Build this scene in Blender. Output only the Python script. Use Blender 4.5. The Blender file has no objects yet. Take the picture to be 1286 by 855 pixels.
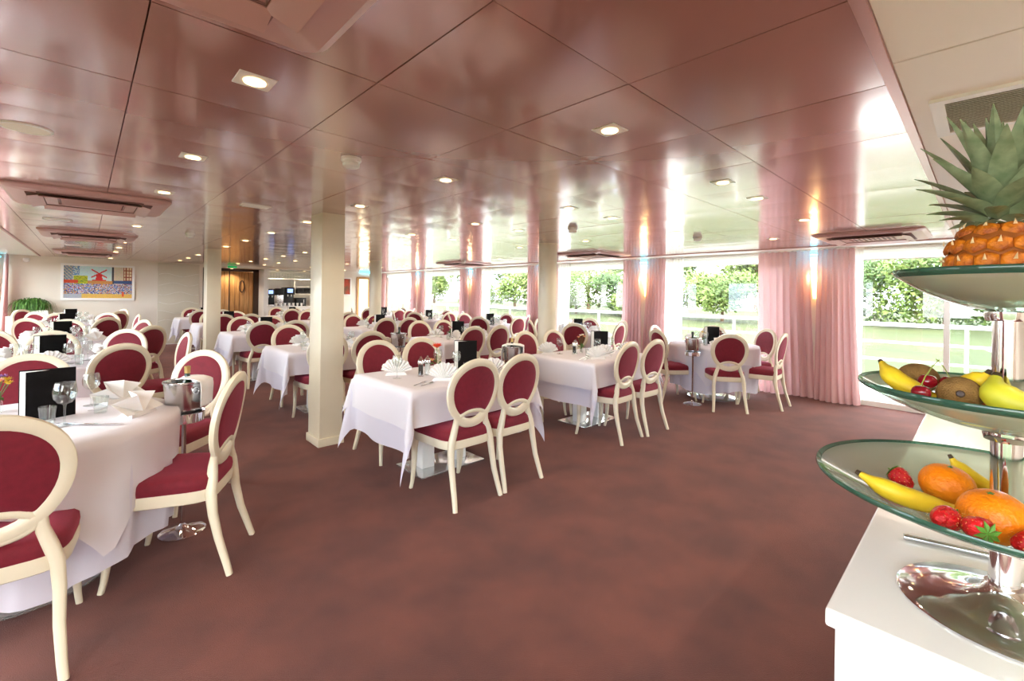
import bpy, bmesh, math, random
from mathutils import Vector, Matrix, noise
random.seed(7)
PI = math.pi
S = bpy.context.scene
COL = S.collection

# ------------------------------------------------------------------ camera
W_PX = 1286.0
F_PX, H_PX, ROLL, YAW, CAM_Z = 563.31, 371.15, math.radians(0.873), math.radians(43.61), 1.40
cam_d = bpy.data.cameras.new('camera')
cam = bpy.data.objects.new('camera', cam_d); COL.objects.link(cam)
cam_d.sensor_fit = 'HORIZONTAL'; cam_d.sensor_width = 36.0
cam_d.lens = F_PX / W_PX * 36.0
cam_d.shift_x = -0.857 / W_PX
cam_d.shift_y = (H_PX - 427.5) / W_PX
cam_d.clip_start = 0.02; cam_d.clip_end = 300
cam.matrix_world = (Matrix.Translation((0, 0, CAM_Z)) @ Matrix.Rotation(-YAW, 4, 'Z')
                    @ Matrix.Rotation(PI/2, 4, 'X') @ Matrix.Rotation(ROLL, 4, 'Z'))
S.camera = cam

# ------------------------------------------------------------------ world, sun, exposure
world = bpy.data.worlds.new('world'); S.world = world; world.use_nodes = True
wn = world.node_tree; wn.nodes.clear()
w_out = wn.nodes.new('ShaderNodeOutputWorld'); w_bg = wn.nodes.new('ShaderNodeBackground')
w_tc = wn.nodes.new('ShaderNodeTexCoord'); w_no = wn.nodes.new('ShaderNodeTexNoise'); w_rp = wn.nodes.new('ShaderNodeValToRGB')
w_no.inputs['Scale'].default_value = 3.0; w_no.inputs['Detail'].default_value = 5
w_rp.color_ramp.elements[0].position = 0.36; w_rp.color_ramp.elements[0].color = (0.42, 0.60, 0.95, 1)
w_rp.color_ramp.elements[1].position = 0.50; w_rp.color_ramp.elements[1].color = (1.0, 0.98, 0.95, 1)
wn.links.new(w_tc.outputs['Generated'], w_no.inputs['Vector'])
wn.links.new(w_no.outputs['Fac'], w_rp.inputs['Fac'])
wn.links.new(w_rp.outputs['Color'], w_bg.inputs['Color'])
w_bg.inputs['Strength'].default_value = 8.0
wn.links.new(w_bg.outputs['Background'], w_out.inputs['Surface'])
sun_d = bpy.data.lights.new('sun', 'SUN'); sun_d.energy = 5.0; sun_d.angle = math.radians(2); sun_d.color = (1, .95, .86)
sun = bpy.data.objects.new('sun', sun_d); COL.objects.link(sun)
sun.rotation_euler = Vector((0.42, 0.30, -1.0)).to_track_quat('-Z', 'Y').to_euler()
vs = S.view_settings
vs.view_transform = 'Standard'; vs.look = 'None'; vs.gamma = 1.0; vs.use_curve_mapping = False
vs.exposure = 0.92
LAMP_W = 11.0        # watts of one ceiling downlight
S.cycles.use_denoising = True
S.cycles.max_bounces = 9; S.cycles.diffuse_bounces = 5; S.cycles.glossy_bounces = 4
S.cycles.transmission_bounces = 6; S.cycles.transparent_max_bounces = 16
S.cycles.sample_clamp_indirect = 6.0; S.cycles.caustics_reflective = False; S.cycles.caustics_refractive = False

# ------------------------------------------------------------------ helpers
def lin(c):
    return tuple(((v/255.0)/12.92 if v/255.0 <= .04045 else ((v/255.0+.055)/1.055)**2.4) for v in c) + (1.0,)

MATS = {}
def mat(name, rgb=(200, 200, 200), rough=.5, metal=0., trans=0., ior=1.45, coat=0., sheen=0., sheen_tint=None,
        emit=None, estr=0., spec=.5, sss=0., var=None, vscale=8., bump=0., bscale=60., stretch=None, detail=4):
    """Principled material; var = second sRGB colour mixed in by noise; bump = fine relief."""
    m = bpy.data.materials.new(name); m.use_nodes = True; MATS[name] = m
    nt = m.node_tree; b = nt.nodes['Principled BSDF']
    b.inputs['Base Color'].default_value = lin(rgb)
    b.inputs['Roughness'].default_value = rough; b.inputs['Metallic'].default_value = metal
    b.inputs['Transmission Weight'].default_value = trans; b.inputs['IOR'].default_value = ior
    b.inputs['Coat Weight'].default_value = coat; b.inputs['Sheen Weight'].default_value = sheen
    if sheen_tint: b.inputs['Sheen Tint'].default_value = lin(sheen_tint)
    b.inputs['Specular IOR Level'].default_value = spec
    if emit: b.inputs['Emission Color'].default_value = lin(emit); b.inputs['Emission Strength'].default_value = estr
    if var or bump:
        tc = nt.nodes.new('ShaderNodeTexCoord'); src = tc.outputs['Object']
        if stretch:
            mp = nt.nodes.new('ShaderNodeMapping'); mp.inputs['Scale'].default_value = stretch
            nt.links.new(src, mp.inputs['Vector']); src = mp.outputs['Vector']
    if var:
        n = nt.nodes.new('ShaderNodeTexNoise'); n.inputs['Scale'].default_value = vscale; n.inputs['Detail'].default_value = detail
        r = nt.nodes.new('ShaderNodeValToRGB')
        r.color_ramp.elements[0].position = .35; r.color_ramp.elements[1].position = .68
        r.color_ramp.elements[0].color = lin(rgb); r.color_ramp.elements[1].color = lin(var)
        nt.links.new(src, n.inputs['Vector']); nt.links.new(n.outputs['Fac'], r.inputs['Fac'])
        nt.links.new(r.outputs['Color'], b.inputs['Base Color'])
    if bump:
        n2 = nt.nodes.new('ShaderNodeTexNoise'); n2.inputs['Scale'].default_value = bscale; n2.inputs['Detail'].default_value = 3
        bp = nt.nodes.new('ShaderNodeBump'); bp.inputs['Strength'].default_value = bump; bp.inputs['Distance'].default_value = .01
        nt.links.new(src, n2.inputs['Vector']); nt.links.new(n2.outputs['Fac'], bp.inputs['Height'])
        nt.links.new(bp.outputs['Normal'], b.inputs['Normal'])
    return m

def glassmat(name, rgb, clear=.85, rough=.02, ior=1.45, body=None):
    """clear glass: straight-through transparency plus Fresnel reflection, optionally a milky body"""
    m = bpy.data.materials.new(name); m.use_nodes = True; MATS[name] = m
    nt = m.node_tree; nt.nodes.clear()
    o = nt.nodes.new('ShaderNodeOutputMaterial'); t = nt.nodes.new('ShaderNodeBsdfTransparent')
    g = nt.nodes.new('ShaderNodeBsdfGlossy'); lw = nt.nodes.new('ShaderNodeLayerWeight'); f = nt.nodes.new('ShaderNodeMath'); f5 = nt.nodes.new('ShaderNodeMath'); mx = nt.nodes.new('ShaderNodeMixShader')
    t.inputs['Color'].default_value = lin(rgb); g.inputs['Roughness'].default_value = rough
    lw.inputs['Blend'].default_value = .5; f5.operation = 'POWER'; f5.inputs[1].default_value = 5.0      # Schlick, alike from both sides
    r0 = ((ior-1)/(ior+1))**2
    f.operation = 'MULTIPLY_ADD'; f.inputs[1].default_value = 1-r0; f.inputs[2].default_value = r0
    nt.links.new(lw.outputs['Facing'], f5.inputs[0]); nt.links.new(f5.outputs['Value'], f.inputs[0])
    nt.links.new(f.outputs['Value'], mx.inputs['Fac'])
    first = t.outputs['BSDF']
    if body:
        d = nt.nodes.new('ShaderNodeBsdfDiffuse'); d.inputs['Color'].default_value = lin(body)
        tl = nt.nodes.new('ShaderNodeBsdfTranslucent'); tl.inputs['Color'].default_value = lin(body)
        m1 = nt.nodes.new('ShaderNodeMixShader'); m1.inputs['Fac'].default_value = .45
        nt.links.new(d.outputs['BSDF'], m1.inputs[1]); nt.links.new(tl.outputs['BSDF'], m1.inputs[2])
        m2 = nt.nodes.new('ShaderNodeMixShader'); m2.inputs['Fac'].default_value = clear
        nt.links.new(m1.outputs['Shader'], m2.inputs[1]); nt.links.new(t.outputs['BSDF'], m2.inputs[2])
        first = m2.outputs['Shader']
    nt.links.new(first, mx.inputs[1]); nt.links.new(g.outputs['BSDF'], mx.inputs[2])
    nt.links.new(mx.outputs['Shader'], o.inputs['Surface'])
    return m

def clothmat(name, rgb, trans=.35, clear=0.):
    """woven cloth that lets light glow through"""
    m = bpy.data.materials.new(name); m.use_nodes = True; MATS[name] = m
    nt = m.node_tree; nt.nodes.clear()
    o = nt.nodes.new('ShaderNodeOutputMaterial'); d = nt.nodes.new('ShaderNodeBsdfDiffuse'); t = nt.nodes.new('ShaderNodeBsdfTranslucent')
    mx = nt.nodes.new('ShaderNodeMixShader'); mx.inputs['Fac'].default_value = trans
    d.inputs['Color'].default_value = lin(rgb); t.inputs['Color'].default_value = lin(rgb)
    nt.links.new(d.outputs['BSDF'], mx.inputs[1]); nt.links.new(t.outputs['BSDF'], mx.inputs[2])
    out = mx.outputs['Shader']
    if clear:
        tr = nt.nodes.new('ShaderNodeBsdfTransparent'); m2 = nt.nodes.new('ShaderNodeMixShader'); m2.inputs['Fac'].default_value = clear
        nt.links.new(out, m2.inputs[1]); nt.links.new(tr.outputs['BSDF'], m2.inputs[2]); out = m2.outputs['Shader']
    nt.links.new(out, o.inputs['Surface'])
    return m

class MB:
    """collects vertices and faces of one mesh"""
    def __init__(s): s.v = []; s.f = []
    def add(s, V, F):
        o = len(s.v); s.v += [tuple(p) for p in V]; s.f += [tuple(i+o for i in f) for f in F]; return s
    def box(s, x0, x1, y0, y1, z0, z1):
        return s.add([(x0,y0,z0),(x1,y0,z0),(x1,y1,z0),(x0,y1,z0),(x0,y0,z1),(x1,y0,z1),(x1,y1,z1),(x0,y1,z1)],
                     [(0,3,2,1),(4,5,6,7),(0,1,5,4),(1,2,6,5),(2,3,7,6),(3,0,4,7)])
    def loft(s, rings, cap=True, close=False):
        """rings: equal-length closed loops of points"""
        n = len(rings[0]); V = [p for r in rings for p in r]; F = []
        m = len(rings)
        for i in range(m if close else m-1):
            a = i*n; b = ((i+1) % m)*n
            for j in range(n):
                k = (j+1) % n; F.append((a+j, a+k, b+k, b+j))
        if cap and not close:
            F.append(tuple(range(n-1, -1, -1))); F.append(tuple((m-1)*n+j for j in range(n)))
        return s.add(V, F)
    def lathe(s, prof, n=20, c=(0,0,0), cap=True):
        rings = [[(c[0]+r*math.cos(2*PI*j/n), c[1]+r*math.sin(2*PI*j/n), c[2]+z) for j in range(n)] for r, z in prof]
        return s.loft(rings, cap)
    def sweep(s, path, sec, ref=(1,0,0), n=8, closed=False, power=2.6):
        """sweep a rounded-rectangle section (half sizes a along ref side, b across) along a path"""
        P = [Vector(p) for p in path]; m = len(P); rings = []
        ref = Vector(ref)
        for i, p in enumerate(P):
            if closed: t = P[(i+1) % m] - P[i-1]
            else: t = P[min(i+1, m-1)] - P[max(i-1, 0)]
            t.normalize()
            u = ref - t*ref.dot(t)
            if u.length < 1e-5: u = Vector((0,0,1)).cross(t)
            u.normalize(); w = t.cross(u)
            a, b = sec[i] if isinstance(sec, list) else sec
            ring = []
            for j in range(n):
                q = 2*PI*(j+.5)/n; cq, sq = math.cos(q), math.sin(q)
                e = 2.0/power
                ring.append(p + u*(a*math.copysign(abs(cq)**e, cq)) + w*(b*math.copysign(abs(sq)**e, sq)))
            rings.append(ring)
        return s.loft(rings, True, closed)
    def grid(s, fn, nu, nv, wrap=False):
        V = [fn(i/(nu if wrap else nu-1), j/(nv-1)) for i in range(nu) for j in range(nv)]
        F = []
        for i in range(nu if wrap else nu-1):
            for j in range(nv-1):
                a = i*nv+j; b = ((i+1) % nu)*nv+j
                F.append((a, b, b+1, a+1))
        return s.add(V, F)
    def mesh(s, name, material, smooth=35, recalc=True):
        me = bpy.data.meshes.new(name); me.from_pydata(s.v, [], s.f)
        if recalc:
            bm = bmesh.new(); bm.from_mesh(me); bmesh.ops.recalc_face_normals(bm, faces=bm.faces); bm.to_mesh(me); bm.free()
        if smooth:
            me.polygons.foreach_set('use_smooth', [True]*len(me.polygons))
            if smooth < 180: me.set_sharp_from_angle(angle=math.radians(smooth))
        if material: me.materials.append(MATS[material] if isinstance(material, str) else material)
        return me

def bevel_box(x0, x1, y0, y1, z0, z1, material, name='box', r=.005, seg=2):
    bm = bmesh.new(); bmesh.ops.create_cube(bm, size=1)
    for v in bm.verts:
        v.co = Vector(((x0+x1)/2+v.co.x*(x1-x0), (y0+y1)/2+v.co.y*(y1-y0), (z0+z1)/2+v.co.z*(z1-z0)))
    bmesh.ops.bevel(bm, geom=list(bm.edges), offset=r, segments=seg, affect='EDGES', profile=.6)
    me = bpy.data.meshes.new(name); bm.to_mesh(me); bm.free()
    me.polygons.foreach_set('use_smooth', [True]*len(me.polygons)); me.set_sharp_from_angle(angle=math.radians(40))
    me.materials.append(MATS[material])
    return me

def obj(name, me, parent=None, loc=(0,0,0), rot=(0,0,0), scale=None):
    o = bpy.data.objects.new(name, me); COL.objects.link(o)
    o.location = loc; o.rotation_euler = rot
    if scale: o.scale = scale
    if parent: o.parent = parent
    return o
def thing(name, label, cat, loc=(0,0,0), rz=0., group=None, me=None, kind=None, scale=None):
    o = obj(name, me, None, loc, (0,0,rz), scale)
    o['label'] = label; o['category'] = cat
    if group: o['group'] = group
    if kind: o['kind'] = kind
    return o
def tube(path, r, n=8, ref=(1,0,0)): return MB().sweep(path, (r, r), ref, n, power=2)

# ------------------------------------------------------------------ materials
mat('cream_paint', (233, 223, 197), .32, var=(227, 216, 189), vscale=3, coat=.15)
mat('wall_cream', (238, 230, 216), .6, var=(232, 222, 206), vscale=1.5)
mat('white_paint', (245, 243, 238), .45)
mat('white_warm', (252, 246, 234), .5)
mat('white_gloss', (246, 244, 240), .2, coat=.3)
mat('crimson', (120, 18, 36), .75, sheen=.38, sheen_tint=(255, 120, 160), bump=.25, bscale=420, var=(110, 15, 31), vscale=40)
mat('carpet', (98, 51, 39), .95, sheen=.28, sheen_tint=(235, 185, 180), var=(70, 34, 27), vscale=3.2, bump=.5, bscale=260, detail=7)
def ceiling_material():
    m = mat('ceiling_pink', (184, 132, 123), .24, metal=.25, spec=.8, coat=.8)
    m.node_tree.nodes['Principled BSDF'].inputs['Coat Roughness'].default_value = .12; m.node_tree.nodes['Principled BSDF'].inputs['Coat IOR'].default_value = 1.7
    nt = m.node_tree; b = nt.nodes['Principled BSDF']
    tc = nt.nodes.new('ShaderNodeTexCoord'); n = nt.nodes.new('ShaderNodeTexNoise'); n.inputs['Scale'].default_value = 4.0
    r = nt.nodes.new('ShaderNodeMapRange'); r.inputs['To Min'].default_value = .17; r.inputs['To Max'].default_value = .26
    nt.links.new(tc.outputs['Object'], n.inputs['Vector']); nt.links.new(n.outputs['Fac'], r.inputs['Value']); nt.links.new(r.outputs['Result'], b.inputs['Roughness'])
ceiling_material()
mat('joint_dark', (120, 82, 78), .7)
mat('trim_pink', (196, 150, 144), .3, metal=.3)
mat('chrome', (235, 235, 238), .08, metal=1.0)
mat('steel', (205, 205, 206), .22, metal=1.0)
mat('mirror_base', (225, 226, 224), .12, metal=.75)
mat('black', (18, 17, 19), .38, spec=.4)
mat('black_leather', (16, 15, 17), .62, spec=.15, bump=.2, bscale=300)
mat('dark_grey', (52, 50, 50), .5)
mat('paper', (244, 242, 236), .7)
clothmat('linen', (234, 230, 236), .12)
clothmat('linen_under', (230, 226, 238), .15)
clothmat('napkin', (253, 252, 250), .15)
clothmat('curtain', (222, 184, 183), .32)
clothmat('sheer', (252, 250, 248), .6, .35)
glassmat('glass', (250, 252, 251), rough=.0, ior=1.75)
glassmat('pane', (248, 251, 250), rough=.0, ior=1.5)
glassmat('bowl_glass', (222, 236, 228), clear=.55, rough=.03, ior=1.5, body=(216, 214, 196))
glassmat('rim_glass', (150, 190, 170), clear=.45, rough=.03, ior=1.6, body=(78, 124, 106))
mat('lamp_glow', (255, 240, 215), .4, emit=(255, 214, 150), estr=3.5)
mat('sconce_glow', (255, 230, 180), .4, emit=(255, 196, 110), estr=4.5)
mat('cyan_led', (120, 220, 240), .4, emit=(60, 205, 240), estr=5.)
mat('brass', (190, 140, 70), .3, metal=.8)
mat('wood', (212, 164, 106), .35, var=(172, 120, 68), vscale=5, stretch=(6, 6, .5), detail=8)
mat('wood_dark', (64, 42, 30), .4)
mat('frosted', (222, 215, 196), .35, var=(214, 206, 186), vscale=1.2)
mat('deck_white', (240, 240, 240), .5)
mat('grass', (56, 62, 20), .9, var=(46, 54, 16), vscale=.9, detail=8)
mat('bark', (112, 88, 66), .9, var=(80, 62, 48), vscale=8)
mat('leaf_a', (70, 92, 34), .6, var=(98, 116, 46), vscale=.8)
mat('leaf_b', (52, 76, 30), .6, var=(74, 98, 40), vscale=.8)
mat('leaf_c', (108, 122, 58), .6, var=(86, 108, 44), vscale=.8)
mat('plant_green', (58, 100, 36), .5, var=(96, 138, 56), vscale=14)
mat('orange_peel', (240, 124, 4), .38, var=(248, 148, 10), vscale=9, bump=.35, bscale=150)
mat('banana', (246, 208, 40), .45, var=(232, 196, 46), vscale=20)
mat('banana_tip', (62, 46, 26), .7)
mat('banana_green', (214, 206, 50), .45, var=(190, 190, 52), vscale=16)
mat('strawberry', (214, 26, 30), .3, var=(190, 16, 24), vscale=60, bump=.6, bscale=190)
mat('seed', (240, 196, 110), .5)
mat('berry_leaf', (92, 140, 48), .6)
mat('cherry', (128, 12, 30), .15, coat=.5, var=(170, 20, 40), vscale=30)
mat('cherry_stem', (150, 160, 70), .6)
mat('kiwi', (130, 94, 46), .85, var=(158, 118, 62), vscale=40, bump=.5, bscale=400)
mat('peach', (240, 140, 60), .6, sheen=.4, var=(206, 70, 50), vscale=14)
mat('pine_skin', (226, 128, 14), .5, var=(150, 66, 14), vscale=55, bump=.4, bscale=200)
mat('pine_core', (150, 80, 20), .7)
mat('pine_bract', (226, 190, 140), .7)
mat('pine_leaf', (152, 162, 122), .55, var=(104, 122, 82), vscale=34, stretch=(1, 1, .25))
mat('gerbera', (236, 84, 48), .6); mat('gerbera_eye', (120, 40, 20), .8)
mat('petal_pink', (226, 60, 110), .6); mat('petal_white', (246, 240, 226), .6); mat('petal_lilac', (150, 110, 170), .6); mat('petal_yellow', (232, 196, 60), .6); mat('petal_peach', (240, 170, 140), .6)
mat('stem_green', (70, 110, 50), .6)
mat('bottle_green', (30, 50, 34), .1, coat=.3)
mat('foil', (196, 170, 110), .3, metal=.8)
mat('pepper', (46, 38, 34), .6); mat('salt', (242, 240, 236), .6)
mat('screen_blue', (40, 60, 110), .3, emit=(150, 180, 255), estr=1.2)
mat('exit_green', (30, 140, 70), .4, emit=(30, 150, 80), estr=.5)
mat('red_art', (206, 62, 34), .6, var=(80, 84, 60), vscale=3.5)
mat('vent_dark', (150, 140, 128), .6)
mat('ac_pink', (204, 162, 156), .35)
mat('ac_dark', (134, 98, 94), .7)
mat('warm_door', (255, 244, 214), .5, emit=(255, 236, 190), estr=1.2)

# ------------------------------------------------------------------ the room shell
ZC = 2.13                       # ceiling height
X_L, X_R = -1.35, 7.66          # window walls
Y_N, Y_F = -3.2, 14.6           # wall behind the camera, far wall
CX0, CX1, CY0 = -0.74, 7.13, 0.232  # the pink metal ceiling
PX, PY, PITCH = 0.111, 0.232, 0.6135

fl = thing('floor', 'dusky mauve brown carpet covering the whole restaurant floor', 'floor', kind='structure',
           me=MB().box(X_L-.15, X_R+.1, Y_N-.1, Y_F+3.2, -.12, 0).mesh('floor', 'carpet', 0))

ce = thing('ceiling', 'glossy pink metal panel ceiling over the dining tables', 'ceiling', kind='structure',
           me=MB().box(CX0-.02, CX1+.02, CY0-.02, Y_F, ZC+.012, ZC+.05).mesh('ceiling', 'joint_dark', 0))
xs = [CX0] + [PX+PITCH*k for k in range(-1, 12)] + [CX1]
ys = [PY+PITCH*k for k in range(0, 24)] + [Y_F-.01]
pan_cache = {}
def panel_mesh(w, d):
    key = (round(w, 3), round(d, 3))
    if key not in pan_cache:
        # a thin metal tray that sags a little in its middle
        n = 6; mb = MB()
        gx = lambda i: -w/2+.0018+(w-.0036)*i/n
        gy = lambda j: -d/2+.0018+(d-.0036)*j/n
        sag = lambda i, j: -.0028*(1-(2*i/n-1)**2)*(1-(2*j/n-1)**2)*min(1, w/.6)
        mb.add([(gx(i), gy(j), sag(i, j)) for i in range(n+1) for j in range(n+1)], [(i*(n+1)+j, i*(n+1)+j+1, (i+1)*(n+1)+j+1, (i+1)*(n+1)+j) for i in range(n) for j in range(n)])
        x0, x1, y0, y1 = gx(0), gx(n), gy(0), gy(n)
        mb.add([(x0,y0,0),(x1,y0,0),(x1,y1,0),(x0,y1,0),(x0,y0,.012),(x1,y0,.012),(x1,y1,.012),(x0,y1,.012)], [(4,5,6,7),(0,1,5,4),(1,2,6,5),(2,3,7,6),(3,0,4,7)])
        pan_cache[key] = mb.mesh('panel', 'ceiling_pink', 40)
    return pan_cache[key]
rest = MB()
for j in range(len(ys)-1):
    for i in range(len(xs)-1):
        w, d = xs[i+1]-xs[i], ys[j+1]-ys[j]
        if w < .05: continue
        if j < 21:
            obj('panel', panel_mesh(w, d), ce, ((xs[i]+xs[i+1])/2, (ys[j]+ys[j+1])/2, ZC),
                (random.uniform(-1, 1)*.0022, random.uniform(-1, 1)*.0022, 0))
        else:
            rest.box(xs[i]+.003, xs[i+1]-.003, ys[j]+.003, ys[j+1]-.003, ZC, ZC+.012)
o = obj('far_panels', rest.mesh('far_panels', 'ceiling_pink', 0), ce); o['kind'] = 'stuff'

def struct(name, mb, m, label, cat='trim', smooth=0):
    return thing(name, label, cat, kind='structure', me=mb.mesh(name, m, smooth))
struct('trim_1', MB().box(CX1, CX1+.02, CY0, Y_F, ZC-.012, ZC+.04).box(CX0-.02, CX0, CY0, Y_F, ZC-.012, ZC+.04), 'trim_pink', 'thin pink edge strip along both long sides of the metal ceiling')
struct('trim_2', MB().box(CX0-.02, CX1+.02, CY0-.03, CY0, ZC-.012, ZC+.04), 'trim_pink', 'pink edge strip where the metal ceiling meets the white one')
wc = thing('ceiling', 'smooth white ceiling above the buffet counter and along the windows', 'ceiling', kind='structure',
           me=MB().box(X_L, CX0-.02, CY0-.03, Y_F, ZC, ZC+.05).box(CX1+.02, X_R, CY0-.03, Y_F, ZC, ZC+.05).mesh('ceiling_white', 'white_paint', 0))
for k in range(6):           # white boards with fine joints over the buffet
    a = 1.79 + (k-2)*1.42; b = a + 1.42
    a = max(a, X_L); b = min(b, X_R)
    obj('panel', bevel_box(a+.002, b-.002, Y_N, CY0-.03, ZC, ZC+.04, 'white_warm', 'panel', .003, 1), wc)

# window walls: piers, header, sill
PIERS = [(-4.2, -1.75), (1.30, 2.06), (4.06, 4.70), (6.60, 7.30), (9.24, 9.92), (11.96, 12.50), (14.42, 14.6)]
def window_wall(name, x0, x1, label):
    mb = MB()
    mb.box(x0, x1, Y_N, Y_F, 2.10, ZC+.05)
    mb.box(x0, x1, Y_N, Y_F, -.1, .07)
    for a, b in PIERS: mb.box(x0, x1, max(a, Y_N), b, .07, 2.10)
    return struct(name, mb, 'wall_cream', label, 'wall')
window_wall('wall_right', X_R, X_R+.12, 'cream wall with tall windows facing the garden')
window_wall('wall_left', X_L-.12, X_L, 'cream wall with windows on the far left side')
wcount = [0]
def window(x, a, b, mull, label):
    wcount[0] += 1
    w = thing(f'window_{wcount[0]}', label, 'window', (x, 0, 0), kind='structure')
    t = .03
    obj('window_frame', MB().box(-t, t, a, a+.04, .07, 2.10).box(-t, t, b-.04, b, .07, 2.10).box(-t, t, a+.04, b-.04, .07, .11).box(-t, t, a+.04, b-.04, 2.06, 2.10).mesh('window_frame', 'white_gloss', 0), w)
    cuts = [a+.04] + mull + [b-.04]
    for k in range(len(cuts)-1):
        obj('pane', MB().box(-.004, .004, cuts[k], cuts[k+1], .11, 2.06).mesh('pane', 'pane', 0), w)
    for q in mull:
        obj('mullion', MB().box(-t-.01, t+.01, q-.028, q+.028, .11, 2.06).mesh('mullion', 'white_gloss', 0), w)
WIN = [(PIERS[k][1], PIERS[k+1][0]) for k in range(len(PIERS)-1)]
wl = ['tall window behind the fruit stand with a white mullion', 'tall window behind the round table nearest the pink curtain', 'tall window right of the white pillar',
      'tall window left of the white pillar', 'narrow looking far window before the last curtains', 'farthest window at the end of the window wall']
for k, (a, b) in enumerate(WIN):
    window(X_R+.06, a, b, [.31, -.95] if k == 0 else [], wl[k])
for k, (a, b) in enumerate(WIN):
    window(X_L-.06, a, b, [], ['first', 'second', 'third', 'fourth', 'fifth', 'last'][k] + ' window along the left wall beside the round tables')
clothmat('blind', (250, 250, 250), .75)
for sd_, x in (('garden', X_R-.02), ('left', X_L+.02)):
    for k, (a, b) in enumerate(WIN):
        t = thing('roller_blind', f'white roller blind drawn a little over the {["first", "second", "third", "fourth", "fifth", "last"][k]} {sd_} window', 'blind', (x, (a+b)/2, 0), group='roller blinds')
        w_ = (b-a)/2-.01
        obj('roller', MB().sweep([(0, -w_, 2.10), (0, w_, 2.10)], (.014, .014), (1, 0, 0), 10, power=2).mesh('roller', 'white_gloss', 60), t)
        obj('fabric', MB().box(-.0008, .0008, -w_, w_, 1.965, 2.09).mesh('fabric', 'blind', 0), t)
        obj('bottom_bar', bevel_box(-.006, .006, -w_, w_, 1.950, 1.966, 'white_gloss', 'bottom_bar', .002, 1), t)
# daylight portals sit in the window openings and guide the sky light; they emit nothing themselves
for x, sgn in ((X_R+.13, 1), (X_L-.13, -1)):
    for a, b in WIN:
        ld = bpy.data.lights.new('window_portal', 'AREA'); ld.shape = 'RECTANGLE'; ld.size = 2.0; ld.size_y = b-a; ld.cycles.is_portal = True
        lo = bpy.data.objects.new('window_portal', ld); COL.objects.link(lo)
        lo.location = (x, (a+b)/2, 1.08); lo.rotation_euler = (0, sgn*PI/2, 0)

# far wall, with openings for the doors and the bar
struct('wall_far', MB().box(X_L-.12, 2.30, Y_F, Y_F+.12, 0, ZC+.05).box(5.55, X_R+.12, Y_F, Y_F+.12, 0, ZC+.05).box(2.30, 3.86, Y_F, Y_F+.12, 2.06, ZC+.05).box(3.86, 5.55, Y_F, Y_F+.12, 2.09, ZC+.05),
       'wall_cream', 'cream end wall carrying the colourful street painting', 'wall')
struct('wall_alcove', MB().box(3.80, 3.92, Y_F+.001, Y_F+1.0, 0, ZC).box(5.55, 5.65, Y_F+.12, Y_F+1.0, 0, ZC).box(3.80, 5.65, Y_F+.95, Y_F+1.07, 0, ZC).box(3.80, 5.65, Y_F+.12, Y_F+.95, 2.09, ZC+.05), 'white_paint', 'white alcove walls around the coffee bar', 'wall')
struct('wall_corridor', MB().box(2.2, 2.30, Y_F+.12, Y_F+1.3, 0, ZC).box(2.2, 3.80, Y_F+1.2, Y_F+1.3, 0, ZC).box(2.3, 3.8, Y_F+.12, Y_F+1.2, 2.06, ZC+.05), 'wood', 'wood panelled entrance recess behind the far tables', 'wall')
struct('wall_near', MB().box(X_L-.12, X_R+.12, Y_N-.12, Y_N, 0, ZC+.05), 'wall_cream', 'cream wall behind the viewer', 'wall')
struct('baseboard_far', MB().box(X_L, 2.30, Y_F-.015, Y_F, 0, .08).box(5.65, X_R, Y_F-.015, Y_F, 0, .08), 'white_paint', 'low white skirting along the far end wall', 'baseboard')
struct('baseboard_right', MB().box(X_R-.06, X_R, Y_N, Y_F, 0, .07), 'white_paint', 'white sill step along the foot of the garden windows', 'baseboard')

# pillars
def pillar(x, y, label, round_=False):
    p = thing('pillar', label, 'pillar', (x, y, 0))
    if round_:
        obj('shaft', MB().lathe([(.128, .07), (.128, ZC-.015), (.135, ZC-.012), (.135, ZC)], 32).mesh('shaft', 'cream_paint', 40), p)
        obj('plinth', MB().lathe([(.14, 0), (.14, .07), (.13, .08)], 32).mesh('plinth', 'cream_paint', 40), p)
    else:
        obj('shaft', bevel_box(-.105, .105, -.14, .14, .06, ZC, 'cream_paint', 'shaft', .006), p)
        obj('plinth', bevel_box(-.12, .12, -.155, .155, 0, .075, 'cream_paint', 'plinth', .008), p)
pillar(1.65, 4.27, 'tall square cream pillar with a low plinth, nearest the camera')
pillar(1.61, 9.33, 'square cream pillar farther back on the left')
pillar(4.67, 4.20, 'rounded cream pillar in front of the garden windows', True)
pillar(4.64, 9.27, 'distant pale pillar beside the far window curtains', True)

# ------------------------------------------------------------------ ceiling fittings
trim_me = bevel_box(-.058, .058, -.058, .058, -.006, .0, 'white_gloss', 'trim_plate', .002, 1)
lens_me = MB().lathe([(.034, -.010), (.036, -.004)], 20).mesh('lens', 'lamp_glow', 30)
LD = []
for x, y0 in ((.415, 1.743), (1.645, 1.13), (2.872, 1.13), (3.49, 1.13), (4.71, 1.13), (5.95, 1.743)):
    y = y0
    while y < 14.2: LD.append((x, y)); y += PITCH*2
BUFFET_FILL = [(x, y) for y in (-.75, -2.2) for x in (-.4, 1.3, 2.9, 4.6, 6.3)]  # unseen lamps, added to brighten the white ceiling by bounce off the counter
lab_col = {.415: 'in the line over the left round tables', 1.645: 'in the line over the near pillar', 2.872: 'in the line over the pillar-side tables',
           3.49: 'in the line left of the middle tables', 4.71: 'in the line over the rounded pillar', 5.95: 'in the line nearest the windows'}
ORD = ['first', 'second', 'third', 'fourth', 'fifth', 'sixth', 'seventh', 'eighth', 'ninth', 'tenth', 'eleventh', 'twelfth']
cnt = {}
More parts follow.
